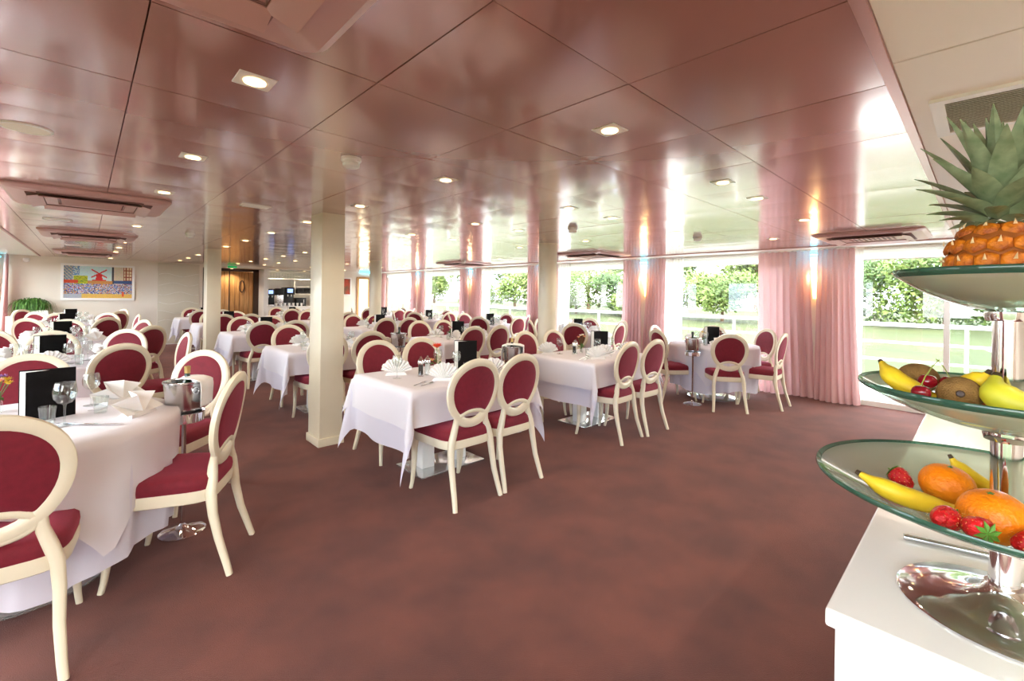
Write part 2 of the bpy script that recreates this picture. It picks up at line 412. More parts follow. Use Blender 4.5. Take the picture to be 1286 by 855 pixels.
for x, y in LD:
    k = cnt.get(x, 0); cnt[x] = k+1
    t = thing('ceiling_downlight', f'{ORD[k]} glowing recessed downlight {lab_col[x]}', 'downlight', (x, y, ZC), group='recessed ceiling downlights')
    obj('trim_plate', trim_me, t); obj('lens', lens_me, t)
    ld = bpy.data.lights.new('lamp', 'SPOT'); ld.energy = LAMP_W; ld.color = (1, .82, .60); ld.spot_size = math.radians(130); ld.spot_blend = .8; ld.shadow_soft_size = .035
    lo = bpy.data.objects.new('lamp', ld); COL.objects.link(lo); lo.parent = t; lo.location = (0, 0, -.02)

for k, (x, y) in enumerate(BUFFET_FILL):
    t = thing('ceiling_downlight', f'{ORD[k]} added unseen fill light on the white ceiling behind the buffet', 'downlight', (x, y, ZC), group='added fill lights on the white ceiling')
    obj('trim_plate', trim_me, t); obj('lens', lens_me, t)
    ld = bpy.data.lights.new('lamp', 'SPOT'); ld.energy = LAMP_W*3.2; ld.color = (1, .84, .66); ld.spot_size = math.radians(130); ld.spot_blend = .8; ld.shadow_soft_size = .035
    lo = bpy.data.objects.new('lamp', ld); COL.objects.link(lo); lo.parent = t; lo.location = (0, 0, -.02)

def cassette(x, y, label):
    t = thing('air_conditioner', label, 'air conditioner', (x, y, ZC))
    h = .475; rings = []
    def rr(s, z, r):   # rounded square ring
        P = []
        for q in range(4):
            cx, cy = ((1, 1), (-1, 1), (-1, -1), (1, -1))[q]
            for e in range(5):
                a = q*PI/2 + e*PI/8
                P.append((cx*(s-r)+r*math.cos(a), cy*(s-r)+r*math.sin(a), z))
        return P
    obj('panel_frame', MB().loft([rr(h, -.002, .06), rr(h, -.012, .06), rr(h-.03, -.032, .05), rr(.20, -.036, .02), rr(.20, -.02, .02)], True).mesh('panel_frame', 'ac_pink', 30), t)
    g = obj('grille', MB().box(-.19, .19, -.19, .19, -.034, -.021).mesh('grille', 'ac_dark', 0), t)
    for k in range(9): obj('slat', MB().box(-.18, .18, -.17+k*.042-.006, -.17+k*.042+.006, -.040, -.034).mesh('slat', 'ac_pink', 0), g)
    for q in range(4):
        sl = obj('slot', bevel_box(-.30, .30, .27, .36, -.0405, -.033, 'ac_dark', 'slot', .002, 1), t, rot=(0, 0, q*PI/2))
        obj('louvre', MB().add([(-.29,.275,-.040),(.29,.275,-.040),(.29,.352,-.062),(-.29,.352,-.062),(-.29,.275,-.044),(.29,.275,-.044),(.29,.352,-.066),(-.29,.352,-.066)],
            [(0,1,2,3),(7,6,5,4),(0,4,5,1),(1,5,6,2),(2,6,7,3),(3,7,4,0)]).mesh('louvre', 'ac_pink', 0), sl)
for x, y, l in ((.035, .93, 'pink ceiling cassette cut off by the top of the picture'), (.035, 5.05, 'large pink ceiling cassette at the left edge'), (.035, 8.30, 'second pink ceiling cassette over the left tables'),
                (.02, 12.3, 'farthest pink ceiling cassette near the street painting'), (6.34, .87, 'ceiling cassette above the pink curtain by the fruit stand'), (6.28, 4.62, 'ceiling cassette right of the rounded pillar'), (6.28, 8.25, 'far ceiling cassette left of the rounded pillar')):
    cassette(x, y, l)
sm_base = MB().lathe([(.052, 0), (.054, -.016), (.050, -.022)], 24).mesh('base', 'white_gloss', 30)
sm_head = MB().lathe([(.046, -.022), (.046, -.028), (.040, -.030), (.040, -.036), (.045, -.038), (.043, -.050), (.030, -.056)], 24).mesh('sensor_head', 'white_gloss', 30)
for x, y, l in ((1.029, 2.359, 'white round smoke detector left of the near pillar top'), (5.223, 2.336, 'smoke detector on the ceiling near the garden windows'),
                (.959, 6.977, 'small smoke detector above the far left tables'), (3.72, 3.0, 'pale smoke detector near the rounded pillar'), (5.9, 7.75, 'tiny smoke detector by the far cassette')):
    t = thing('smoke_detector', l, 'smoke detector', (x, y, ZC), group='smoke detectors'); obj('base', sm_base, t); obj('sensor_head', sm_head, t)
t = thing('ceiling_speaker', 'flat round white loudspeaker cover on the ceiling at left', 'speaker', (-.203, 3.007, ZC))
obj('rim', MB().lathe([(.088, 0), (.088, -.008), (.078, -.010), (.078, -.004)], 32).mesh('rim', 'white_paint', 30), t)
obj('grille', MB().lathe([(.078, -.004), (.076, -.008), (.03, -.010)], 32).mesh('grille', 'wall_cream', 30), t)
for x, y, l in ((1.036, 4.261, 'flat white rectangular ceiling light before the near pillar'), (-.22, 6.70, 'long white ceiling light above the left tables'), (-.15, 10.4, 'small far white ceiling light on the left')):
    t = thing('emergency_light', l, 'ceiling light', (x, y, ZC), group='flat white ceiling lights')
    obj('housing', bevel_box(-.11, .11, -.06, .06, -.012, 0, 'white_gloss', 'housing', .004), t)
    obj('diffuser', bevel_box(-.095, .095, -.045, .045, -.016, -.012, 'white_paint', 'diffuser', .0015, 1), t)
# the air vent in the white ceiling
t = thing('ceiling_vent', 'white framed louvred air vent above the pineapple', 'vent', (2.45, -.12, ZC))
vx, vy = .24, .265
obj('frame', MB().box(-vx, vx, -vy, -vy+.04, -.012, 0).box(-vx, vx, vy-.04, vy, -.012, 0).box(-vx, -vx+.04, -vy+.04, vy-.04, -.012, 0).box(vx-.04, vx, -vy+.04, vy-.04, -.012, 0).mesh('frame', 'white_paint', 0), t)
obj('backing', MB().box(-vx+.04, vx-.04, -vy+.04, vy-.04, -.003, 0).mesh('backing', 'vent_dark', 0), t)
sl = MB().add([(-.008, -vy+.04, -.010), (.006, -vy+.04, -.003), (.006, vy-.04, -.003), (-.008, vy-.04, -.010), (-.008, -vy+.04, -.012), (.006, -vy+.04, -.005), (.006, vy-.04, -.005), (-.008, vy-.04, -.012)],
              [(0,1,2,3),(7,6,5,4),(0,4,5,1),(1,5,6,2),(2,6,7,3),(3,7,4,0)]).mesh('slat', 'white_paint', 0)
for k in range(20): obj('slat', sl, t, (-.19+k*.02, 0, 0))
# exit lamp on the far wall
t = thing('security_camera', 'small white dome camera high on the far left wall', 'camera', (-.95, Y_F, 2.03))
obj('mount', bevel_box(-.05, .05, -.02, 0, -.04, .04, 'white_gloss', 'mount', .004), t)
obj('dome', MB().lathe([(.001, -.06), (.04, -.045), (.055, -.01), (.055, .02)], 18, (0, -.06, 0)).mesh('dome', 'white_gloss', 60), t)

# ------------------------------------------------------------------ outside
struct('ground', MB().box(X_R+.12, X_R+1.15, -9, 30, -.12, -.02), 'deck_white', 'white outer walkway beyond the windows', 'deck')
gr = MB(); gr.grid(lambda u, v: (8.9+u*60, -30+v*110, .12+.30*min(1, u*4)+.04*noise.noise((u*20, v*30, 0))), 40, 50)
struct('ground', gr, 'grass', 'sunlit green lawn on the river bank', 'lawn', 180)
struct('ground', MB().box(-60, X_L-.13, -30, 60, -.6, -.5), 'grass', 'grassy bank on the other side of the boat', 'lawn')
rl = thing('railing', 'white three-bar deck railing outside the windows', 'railing', (8.62, 0, 0))
for z, r in ((1.06, .028), (.80, .018), (.54, .018), (.28, .018)):
    obj('rail', tube([(0, -7, z), (0, 28, z)], r, 10).mesh('rail', 'white_gloss', 60), rl)
post_me = bevel_box(-.02, .02, -.02, .02, -.02, 1.05, 'white_gloss', 'post', .004, 1)
for k in range(24): obj('post', post_me, rl, (0, -6.6+k*1.5+.75, 0))
t = thing('white_board', 'white board on short legs on the lawn beyond the railing', 'board', (10.4, -1.0, .20), .2)
obj('panel', bevel_box(-.45, .45, -.9, .9, .42, .47, 'white_paint', 'panel', .01), t)
for sx in (-.4, .4):
    for sy in (-.8, .8): obj('leg', bevel_box(sx-.02, sx+.02, sy-.02, sy+.02, -.1, .42, 'white_paint', 'leg', .003, 1), t)

def foliage(n, rx, ry, rz, size, seed):
    rnd = random.Random(seed); mb = MB()
    lob = [(rnd.uniform(-.6, .6)*rx, rnd.uniform(-.6, .6)*ry, rnd.uniform(-.45, .6)*rz, rnd.uniform(.35, .6)) for _ in range(9)]
    for _ in range(n):
        l = rnd.choice(lob)
        d = Vector((rnd.gauss(0, 1), rnd.gauss(0, 1), rnd.gauss(0, 1))).normalized()*(rnd.random()**.4)
        c = Vector((l[0]+d.x*rx*l[3], l[1]+d.y*ry*l[3], max(-rz*.98, l[2]+d.z*rz*l[3])))
        a = Vector((rnd.gauss(0, 1), rnd.gauss(0, 1), rnd.gauss(0, 1))).normalized(); b = a.orthogonal().normalized()
        s = size*rnd.uniform(.6, 1.3)
        a *= s; b *= s*.5
        mb.add([c-a, c+b, c+a, c-b], [(0, 1, 2, 3)])
    return mb
def tree(x, y, h, r, m, seed, label, n=6500, trunk=.12, size=.12, base=.42):
    t = thing('tree', label, 'tree', (x, y, base), group='trees beyond the lawn')
    cz = h*.62
    obj('crown', foliage(n, r, r*1.05, h*.42, size, seed).mesh('crown', m, 0, False), t, (0, 0, cz))
    rnd = random.Random(seed)
    tr = MB().sweep([(0, 0, -.2), (.06, .03, h*.3), (rnd.uniform(-.2, .2), rnd.uniform(-.2, .2), h*.75)], [(trunk, trunk), (trunk*.75, trunk*.75), (trunk*.3, trunk*.3)], n=8)
    for k in range(4):
        a = rnd.uniform(0, 6.28); z0 = h*rnd.uniform(.3, .5)
        tr.sweep([(.04, .02, z0), (math.cos(a)*r*.5, math.sin(a)*r*.5, z0+h*.22)], [(trunk*.4, trunk*.4), (trunk*.12, trunk*.12)], n=6, ref=(0, 0, 1))
    obj('trunk', tr.mesh('trunk', 'bark', 60), t)
def bush(x, y, rx, ry, h, m, seed, label, n=7000, size=.10, base=.42):
    t = thing('bush', label, 'bush', (x, y, base), group='bushes beyond the lawn')
    obj('foliage', foliage(n, rx, ry, h*.55, size, seed).mesh('foliage', m, 0, False), t, (0, 0, h*.5))
    obj('stem', MB().sweep([(0, 0, -.1), (.05, 0, h*.4)], [(.08, .08), (.03, .03)]).mesh('stem', 'bark', 60), t)
bl = [(24, -3.5, 3.0, 'leaf_b', 'dense green bush seen right of the mullion'), (23.5, 1.0, 3.0, 'leaf_a', 'broad bush behind the lawn in the fruit stand window'), (24, 4.6, 2.6, 'leaf_b', 'dark bush just right of the pink curtain'),
      (21, 8.2, 2.3, 'leaf_a', 'leafy bush at the right of the round-table window'), (21, 11.2, 2.4, 'leaf_c', 'pale bush in the middle of the round-table window'), (22, 13.8, 2.3, 'leaf_b', 'bush at the left of the round-table window'),
      (21.5, 17.0, 2.5, 'leaf_a', 'bush low in the window right of the rounded pillar'), (22, 21.5, 2.6, 'leaf_c', 'light bush left in the window right of the pillar'), (23, 27.5, 2.8, 'leaf_a', 'bush in the window left of the rounded pillar'), (24, 36, 3.2, 'leaf_c', 'distant bush in the far windows')]
for k, (x, y, h, m, l) in enumerate(bl): bush(x, y, 1.9, 2.4, h*1.05, m, 20+k, l)
tl = [(27, -1.5, 6.2, 2.6, 'leaf_a', 'tree rising behind the fruit stand'), (29, 5.5, 5.6, 2.4, 'leaf_c', 'pale tree left in the fruit stand window'), (25, 12.3, 6.5, 1.4, 'leaf_a', 'slender tree in the round-table window'),
      (27, 20.2, 6.4, 2.2, 'leaf_c', 'sunny tree right of the rounded pillar'), (25, 26.0, 6.0, 2.2, 'leaf_a', 'tree in the window just left of the rounded pillar'), (24, 36.0, 6.4, 2.0, 'leaf_a', 'tree in the window between the far curtains')]
for k, (x, y, h, r, m, l) in enumerate(tl): tree(x, y, h, r, m, 60+k, l)

for k, (x, y, h, r) in enumerate(((40, -8, 7, 4), (42, 2, 7.5, 4.5), (40, 13, 7, 4.5), (42, 24, 8, 4.5), (40, 36, 7.5, 5), (38, 50, 8, 5))):
    tree(x, y, h, r, 'leaf_c', 90+k, f'hazy distant tree, {ORD[k]} from the right behind the bushes', 6000, .15, .2)

# ------------------------------------------------------------------ curtains and sconces
def curtain(x, y0, y1, foot0, foot1, label, m='curtain', pleat=.06, depth=.040, z1=2.115, seed=0, name='curtain', group='pink window curtains'):
    rnd = random.Random(seed)
    w = y1-y0; npl = max(3, int(w/pleat)); nu = npl*8+1; ph = [rnd.uniform(.6, 1.3) for _ in range(npl+2)]
    def fn(u, v):
        q = u*npl; k = int(q) if q < npl else npl
        a = ph[k]*(1-(q-k)) + ph[min(k+1, npl+1)]*(q-k)
        top = y0+w*u; bot = foot0+(foot1-foot0)*u
        e = (1-v)**1.6
        y = top*(1-e)+bot*e
        dx = depth*(.55+.65*e)*a*math.sin(q*2*PI) + .04*e*math.sin(u*5+seed)
        return (dx-.06*e, y+.012*math.cos(q*2*PI)*a, .012+v*(z1-.012))
    mb = MB().grid(fn, nu, 14)
    me = mb.mesh(name, m, 180)
    t = thing(name, label, 'curtain', (x, 0, 0), group=group)
    obj('drape', me, t)
    obj('heading_rail', MB().box(-.015, .015, y0, y1, z1-.006, z1+.012).mesh('heading_rail', 'white_paint', 0), t)
XC = X_R-.13
curtain(XC, 1.71, 2.40, 1.62, 2.36, 'wide pink curtain left of the nearest wall lamp, partly backlit', seed=1, pleat=.085)
curtain(XC-.04, 1.19, 1.62, 1.10, 1.63, 'full pink curtain reaching the floor beside the fruit stand window', seed=2)
cl = ['right of the second wall lamp', 'right of the third wall lamp', 'right of the fourth wall lamp', 'right of the fifth wall lamp', 'at the last window corner']
for k, ((a, b), s) in enumerate(zip(PIERS[2:6], cl)):
    mid = (a+b)/2
    curtain(XC, a-.12, mid-.08, a-.13, mid-.02, f'pink pleated curtain {s}', seed=5+k)
    curtain(XC, mid+.06, b+.10, mid+.0, b+.12, f'pink pleated curtain {s.replace("right", "left")}', seed=15+k)
curtain(XC, 14.28, 14.55, 14.26, 14.55, 'narrow pink curtain at the far end of the window wall', seed=30)
for k, (a, b) in enumerate(WIN[1:5]):
    curtain(XC+.085, b-.42, b-.10, b-.40, b-.10, f'white sheer curtain at the left end of the {ORD[k+1]} garden window', 'sheer', .05, .02, seed=40+k, name='sheer_curtain', group='white sheer curtains')
curtain(XC+.085, 1.12, 1.22, 1.12, 1.22, 'white sheer curtain beside the fruit stand window', 'sheer', .05, .02, seed=50, name='sheer_curtain', group='white sheer curtains')
for k, (a, b) in enumerate(PIERS[1:6]):
    mid = (a+b)/2
    curtain(X_L+.13, a-.16, mid-.06, a-.16, mid, f'pink curtain, {ORD[2*k]} along the left wall', seed=60+k)
    curtain(X_L+.13, mid+.06, b+.16, mid, b+.16, f'pink curtain, {ORD[2*k+1]} along the left wall', seed=70+k)
curtain(X_L+.13, 14.1, 14.5, 14.1, 14.5, 'pink curtain in the far left corner by the plant', seed=80)
led = bevel_box(-.012, .012, -.20, .20, -.012, .012, 'cyan_led', 'led_strip', .003, 1)
for k, (a, b) in enumerate(PIERS[1:6]):
    mid = (a+b)/2
    t = thing('wall_lamp', f'{ORD[k]} glowing wall lamp between pink curtains on the window wall', 'wall lamp', (X_R, mid, 1.62), group='wall lamps between the curtains')
    obj('back_plate', bevel_box(-.02, 0, -.035, .035, -.20, .20, 'brass', 'back_plate', .004), t)
    obj('shade', MB().grid(lambda u, v: (-.02-.075*math.sin(u*PI)*(.45+.55*v), -.06*math.cos(u*PI)*(.45+.55*v), -.2+.4*v), 13, 6).mesh('shade', 'sconce_glow', 60), t)
    ld = bpy.data.lights.new('lamp', 'POINT'); ld.energy = 1.4; ld.color = (1, .72, .4); ld.shadow_soft_size = .04
    lo = bpy.data.objects.new('lamp', ld); COL.objects.link(lo); lo.parent = t; lo.location = (-.16, 0, .1)
    t = thing('led_strip', f'{ORD[k]} cyan light strip at the ceiling above a wall lamp', 'light strip', (X_R-.03, mid, 2.06), me=led, group='cyan light strips')
    ld = bpy.data.lights.new('lamp', 'AREA'); ld.shape = 'RECTANGLE'; ld.size = .02; ld.size_y = .4; ld.energy = 2.0; ld.color = (.1, .75, 1)
    lo = bpy.data.objects.new('lamp', ld); COL.objects.link(lo); lo.parent = t; lo.location = (-.02, 0, 0); lo.rotation_euler = (0, -.5, 0)
thing('led_strip', 'cyan light strip at the ceiling in the far left corner', 'light strip', (X_L+.03, 14.2, 2.06), me=led, group='cyan light strips')
thing('led_strip', 'cyan light strip at the far right corner of the end wall', 'light strip', (6.92, Y_F-.03, 2.10), PI/2, me=led, group='cyan light strips')
# ------------------------------------------------------------------ the dining chair (facing +Y, origin on the floor under the seat)
def back_y(x, z): return -.172 - (z-.5)*.17 + .022*(x/.22)**2
def ellipse_pts(cx, cz, a, b, n): return [(cx+a*math.cos(2*PI*k/n), back_y(cx+a*math.cos(2*PI*k/n), cz+b*math.sin(2*PI*k/n)), cz+b*math.sin(2*PI*k/n)) for k in range(n)]
def seat_outline(s, z, n=32):
    P = []
    for k in range(n):
        q = 2*PI*k/n; c, d = math.cos(q), math.sin(q); e = 2/5.0
        x = math.copysign(abs(c)**e, c); y = math.copysign(abs(d)**e, d)
        hw = .195 + .035*(y+1)/2
        P.append((x*hw*s, .035+y*.225*s, z))
    return P
CH = {}
CH['seat'] = MB().loft([seat_outline(1.0, .425), seat_outline(1.015, .45), seat_outline(1.0, .478), seat_outline(.93, .492), seat_outline(.7, .500), seat_outline(.3, .503)]).mesh('seat', 'crimson', 60)
CH['seat_frame'] = MB().loft([seat_outline(.97, .365), seat_outline(1.0, .37), seat_outline(1.02, .40), seat_outline(1.01, .426), seat_outline(.9, .427)]).mesh('seat_frame', 'cream_paint', 40)
OC = .738
egg = lambda a, b, n: [(x, back_y(x, z), z) for x, z in ((a*math.cos(2*PI*k/n)*(1+.10*math.sin(2*PI*k/n)), OC+b*math.sin(2*PI*k/n)) for k in range(n))]
CH['back_frame'] = MB().sweep(egg(.192, .208, 44), (.017, .027), (0, 1, .1), 8, True, 3.2).mesh('back_frame', 'cream_paint', 50)
EC, EA, EB = .564, .112, .052
CH['back_ring'] = MB().sweep(ellipse_pts(0, EC, EA, EB, 28), (.016, .016), (0, 1, .1), 8, True, 3.0).mesh('back_ring', 'cream_paint', 50)
def pad_edge(q):
    x, z = .181*math.cos(q)*(1+.10*math.sin(q)), OC+.199*math.sin(q)
    if abs(x) < EA+.004:
        lim = EC+(EB+.004)*math.sqrt(max(0, 1-(x/(EA+.004))**2))
        if z < lim: z = lim
    return x, z
def back_pad():
    n = 40; mb = MB(); rings = []
    for side in (1, -1):
        for s, bulge in (((.05, .026), (.45, .024), (.8, .019), (.96, .012), (1, .004)) if side > 0 else ((1, -.004), (.96, -.010), (.8, -.016), (.45, -.020), (.05, -.022))):
            R = []
            for k in range(n):
                x, z = pad_edge(2*PI*k/n); zc = OC+.03
                x *= s; z = zc+(z-zc)*s
                R.append((x, back_y(x, z)+bulge, z))
            rings.append(R)
    return mb.loft(rings)
CH['back_pad'] = back_pad().mesh('back_pad', 'crimson', 60)
def rear_leg(sx):
    P = [(.143, .620), (.126, .572), (.128, .525), (.150, .46), (.168, .40), (.176, .30), (.178, .18), (.188, .06), (.195, 0)]
    Y = [back_y(.143, .62), back_y(.126, .572), back_y(.128, .525)-.003, -.176, -.178, -.190, -.216, -.254, -.272]
    sec = [(.013, .013), (.016, .017), (.020, .020), (.024, .022), (.024, .022), (.020, .020), (.017, .018), (.015, .016), (.014, .015)]
    return MB().sweep([(sx*p[0], y, p[1]) for p, y in zip(P, Y)], sec, (0, 1, 0), 8, power=3.2)
def front_leg(sx):
    P = [(.196, .215, .40), (.198, .218, .37), (.199, .222, .30), (.201, .226, .15), (.206, .236, .05), (.211, .246, 0)]
    sec = [(.026, .026), (.026, .026), (.021, .021), (.016, .016), (.013, .013), (.012, .012)]
    return MB().sweep([(sx*p[0], p[1], p[2]) for p in P], sec, (1, 0, 0), 8, power=3.2)
CH['legs'] = [f(s).mesh('leg', 'cream_paint', 50) for f in (rear_leg, front_leg) for s in (-1, 1)]
def chair(x, y, facing, label, group):
    """x, y: point between the rear feet; facing: direction the sitter looks, radians from +X"""
    ox, oy = x+.272*math.cos(facing), y+.272*math.sin(facing)
    t = thing('dining_chair', label, 'chair', (ox, oy, 0), facing-PI/2, group)
    for p in ('seat', 'seat_frame', 'back_frame', 'back_ring', 'back_pad'): obj(p, CH[p], t)
    for l in CH['legs']: obj('leg', l, t)
    return t

# ------------------------------------------------------------------ tables and cloths
ZT = .745
TB = {}
TB['rect_top'] = lambda w, d: bevel_box(-w/2, w/2, -d/2, d/2, ZT-.03, ZT, 'white_paint', 'table_top', .006)
TB['base'] = bevel_box(-.31, .31, -.19, .19, 0, .014, 'mirror_base', 'base_plate', .004)
TB['column'] = bevel_box(-.055, .055, -.055, .055, .014, ZT-.03, 'white_gloss', 'column', .006)
def rect_cloth(w, d, ox, oy, z, seed, m, wav=.010, tip=.0):
    """cloth laid over a w x d top, hanging ox / oy over the sides, with folded corners"""
    rnd = random.Random(seed); mb = MB()
    hx, hy = w/2, d/2
    nx, ny = 36, 32
    def axis(h, o, n):
        k = max(5, int(n*.25)); A = [-h-o+o*i/k for i in range(k)]; B = [-h+2*h*i/(n-2*k) for i in range(n-2*k+1)]
        return A + B + [h+o*(i+1)/k for i in range(k)]
    U, V = axis(hx, ox, nx), axis(hy, oy, ny)
    ph = rnd.uniform(0, 6)
    def pt(u, v):
        du, dv = max(0, abs(u)-hx), max(0, abs(v)-hy); su, sv = math.copysign(1, u), math.copysign(1, v)
        cx, cy = max(-hx, min(hx, u)), max(-hy, min(hy, v))
        if du == 0 and dv == 0: return (cx, cy, z)
        if du > 0 and dv > 0:
            r = math.hypot(du, dv); a = math.atan2(dv, du); bulge = .010+.26*r*math.sin(2*a)**.9
            k = .012
            return (cx+su*(math.cos(a)*(bulge)+k*math.cos(a)), cy+sv*(math.sin(a)*bulge+k*math.sin(a)), z-.004-r*(.97+tip*math.sin(2*a)))
        dd = du+dv; out = (.008 if m == 'linen_under' else .014)*min(1, dd/.02)+wav*dd/.3*math.sin((v*11 if du else u*11)+ph)+(.01 if m == 'linen_under' else .055)*dd
        return (cx+(su*out if du else 0), cy+(sv*out if dv else 0), z-(dd if dd > .03 else dd*dd/.03*.7+dd*.3))
    nU, nV = len(U), len(V)
    mb.add([pt(u, v) for u in U for v in V], [(i*nV+j, (i+1)*nV+j, (i+1)*nV+j+1, i*nV+j+1) for i in range(nU-1) for j in range(nV-1)])
    return mb.mesh('cloth', m, 180)
def round_cloth(R, z, drop_fn, folds, amp, seed, m, nr=10, inward=0.):
    rnd = random.Random(seed); mb = MB(); n = 96; ph = rnd.uniform(0, 6)
    rings = [[(0, 0, z)]*1]
    V = [(0, 0, z)]; prof = [.4, .8, 1.0]
    for s in prof: V += [(R*s*math.cos(2*PI*k/n), R*s*math.sin(2*PI*k/n), z) for k in range(n)]
    for i in range(1, nr+1):
        f = i/nr
        for k in range(n):
            q = 2*PI*k/n; dr = drop_fn(q)*f
            fold = amp*min(1, dr/.3)*(math.sin(folds*q+ph)+.4*math.sin((folds*2+3)*q+ph*2))
            r = R+.012*min(1, dr/.015)+fold-inward*dr
            V.append((r*math.cos(q), r*math.sin(q), z-dr*(.98 if dr > .02 else .6)))
    F = [(0, 1+k, 1+(k+1) % n) for k in range(n)]
    for i in range(len(prof)+nr-1):
        a = 1+i*n; b = a+n
        F += [(a+k, b+k, b+(k+1) % n, a+(k+1) % n) for k in range(n)]
    return mb.add(V, F).mesh('cloth', m, 180)

NTH = ['nearest', 'second', 'third', 'fourth', 'farthest']
ROWS = {'L': 'left row', 'P': 'pillar-side row', 'M': 'middle row', 'W': 'window row'}
TABLES = {}
W_T, D_T = 1.14, .86
cl_over = [rect_cloth(W_T, D_T, .255, .235, ZT+.007, s, 'linen') for s in (1, 2)]
cl_under = [rect_cloth(W_T-.01, D_T-.01, .43, .232, ZT+.003, s, 'linen_under', .014, .24) for s in (3, 4)]
top_me = TB['rect_top'](W_T-.02, D_T-.02)
for row, cx, Ys in (('P', 2.14, (3.03, 5.50, 7.98, 10.55, 13.05)), ('M', 4.14, (3.02, 5.52, 8.02, 10.6, 13.1))):
    for k, cy in enumerate(Ys):
        nm = f'{NTH[k]} table in the {ROWS[row]}'
        t = thing('rectangular_table', f'rectangular dining table under white cloths, {nm}', 'table', (cx, cy, 0), group='rectangular dining tables')
        obj('table_top', top_me, t); obj('base_plate', TB['base'], t, (.02, .07, 0))
        for sx in (-.14, .18): obj('column', TB['column'], t, (sx, .07, 0))
        thing('tablecloth', f'white overlay cloth with hanging corners on the {nm}', 'tablecloth', (cx, cy, 0), me=cl_over[k % 2], group='white overlay cloths on rectangular tables')
        thing('under_cloth', f'long white under cloth on the {nm}', 'tablecloth', (cx, cy, 0), me=cl_under[k % 2], group='white under cloths on rectangular tables')
        TABLES[row, k] = (cx, cy, nm)
        for (dx, dy, fa, ps) in ((-.23, -.70, PI/2, 'near left'), (.23, -.70, PI/2, 'near right'), (-.20, .86, -PI/2, 'far left'), (.28, .84, -PI/2, 'far right')):
            if row == 'M' and k == 0: dx += -.05
            chair(cx+dx+random.uniform(-.02, .02), cy+dy+random.uniform(-.015, .03), fa+random.uniform(-.04, .04), f'crimson oval-back chair at the {ps} of the {nm}', f'chairs at the rectangular tables')

R_T = .585
rnd_top = MB().lathe([(.05, ZT-.03), (R_T-.005, ZT-.03), (R_T, ZT-.025), (R_T, ZT-.004), (R_T-.005, ZT), (.05, ZT)], 64).mesh('table_top', 'white_paint', 40)
rnd_base = MB().lathe([(.33, 0), (.33, .01), (.30, .018), (.05, .03)], 48).mesh('base_plate', 'mirror_base', 40)
rnd_col = MB().lathe([(.05, .02), (.045, .1), (.045, ZT-.08), (.12, ZT-.03)], 24).mesh('column', 'white_gloss', 40)
sq = lambda half: (lambda q: half/max(abs(math.cos(q+.5)), abs(math.sin(q+.5)))-R_T)
r_over = [round_cloth(R_T, ZT+.007, sq(.80), 9, .012, s, 'linen') for s in (1, 2)]
r_under = [round_cloth(R_T-.005, ZT+.003, lambda q: .60+.03*math.sin(4*q+1), 13, .020, s, 'linen_under', 12, .06) for s in (3, 4)]
LY = (3.16, 5.62, 7.92, 10.3, 12.7); WY = (2.66, 5.10, 7.55, 10.0, 12.45)
# chair places around the left tables: x, y of the rear feet
LCH = [[(-.235, 2.262), (.622, 2.728), (.66, 3.93), (-.26, 4.33)],
       [(.24, 4.73), (.80, 5.66), (.36, 6.50), (-.25, 6.62)],
       [(-.72, 7.05), (.62, 6.98), (.66, 8.42), (-.18, 9.00), (-.98, 8.75)],
       [(.28, 9.40), (-.62, 9.50), (.33, 11.20), (-.35, 11.28), (.72, 10.3)],
       [(-.68, 11.95), (.52, 11.95), (.66, 13.25), (-.95, 13.45)]]
def sector(cx, cy, x, y):
    dx, dy = x-cx, y-cy; s, c = math.sin(YAW), math.cos(YAW)
    f = dx*s+dy*c; r = dx*c-dy*s; k = int(round(math.atan2(r, f)/(PI/4))) % 8
    return ['far side', 'far right', 'right side', 'near right', 'near side', 'near left', 'left side', 'far left'][k]
for row, cx, Ys in (('L', -.20, LY), ('W', 6.50, WY)):
    for k, cy in enumerate(Ys):
        nm = f'{NTH[k]} table in the {ROWS[row]}'
        t = thing('round_table', f'round dining table under white cloths, {nm}', 'table', (cx, cy, 0), group='round dining tables')
        obj('table_top', rnd_top, t); obj('base_plate', rnd_base, t); obj('column', rnd_col, t)
        thing('tablecloth', f'white overlay cloth with wavy hem on the {nm}', 'tablecloth', (cx, cy, 0), (k*.7 if row == 'W' else .2+k*.4), me=r_over[k % 2], group='white overlay cloths on round tables')
        thing('under_cloth', f'long white under cloth on the {nm}', 'tablecloth', (cx, cy, 0), k*1.1, me=r_under[k % 2], group='white under cloths on round tables')
        TABLES[row, k] = (cx, cy, nm)
        if row == 'L': places = LCH[k]
        else:
            places = [(cx+math.cos(math.radians(a))*.93, cy+math.sin(math.radians(a))*.93) for a in (215, 272, 328, 22, 92, 150)]
        seen = set()
        for (x, y) in places:
            ps = sector(cx, cy, x, y)
            n_ = 0
            while ps in seen: n_ += 1; ps = ['outer ' + ps, 'inner ' + ps][n_-1] if n_ < 3 else ps+' again'
            seen.add(ps)
            chair(x, y, math.atan2(cy-y, cx-x)+random.uniform(-.1, .1)*(0 if k == 0 else 1), f'crimson oval-back chair at the {ps} of the {nm}', 'chairs at the round tables')
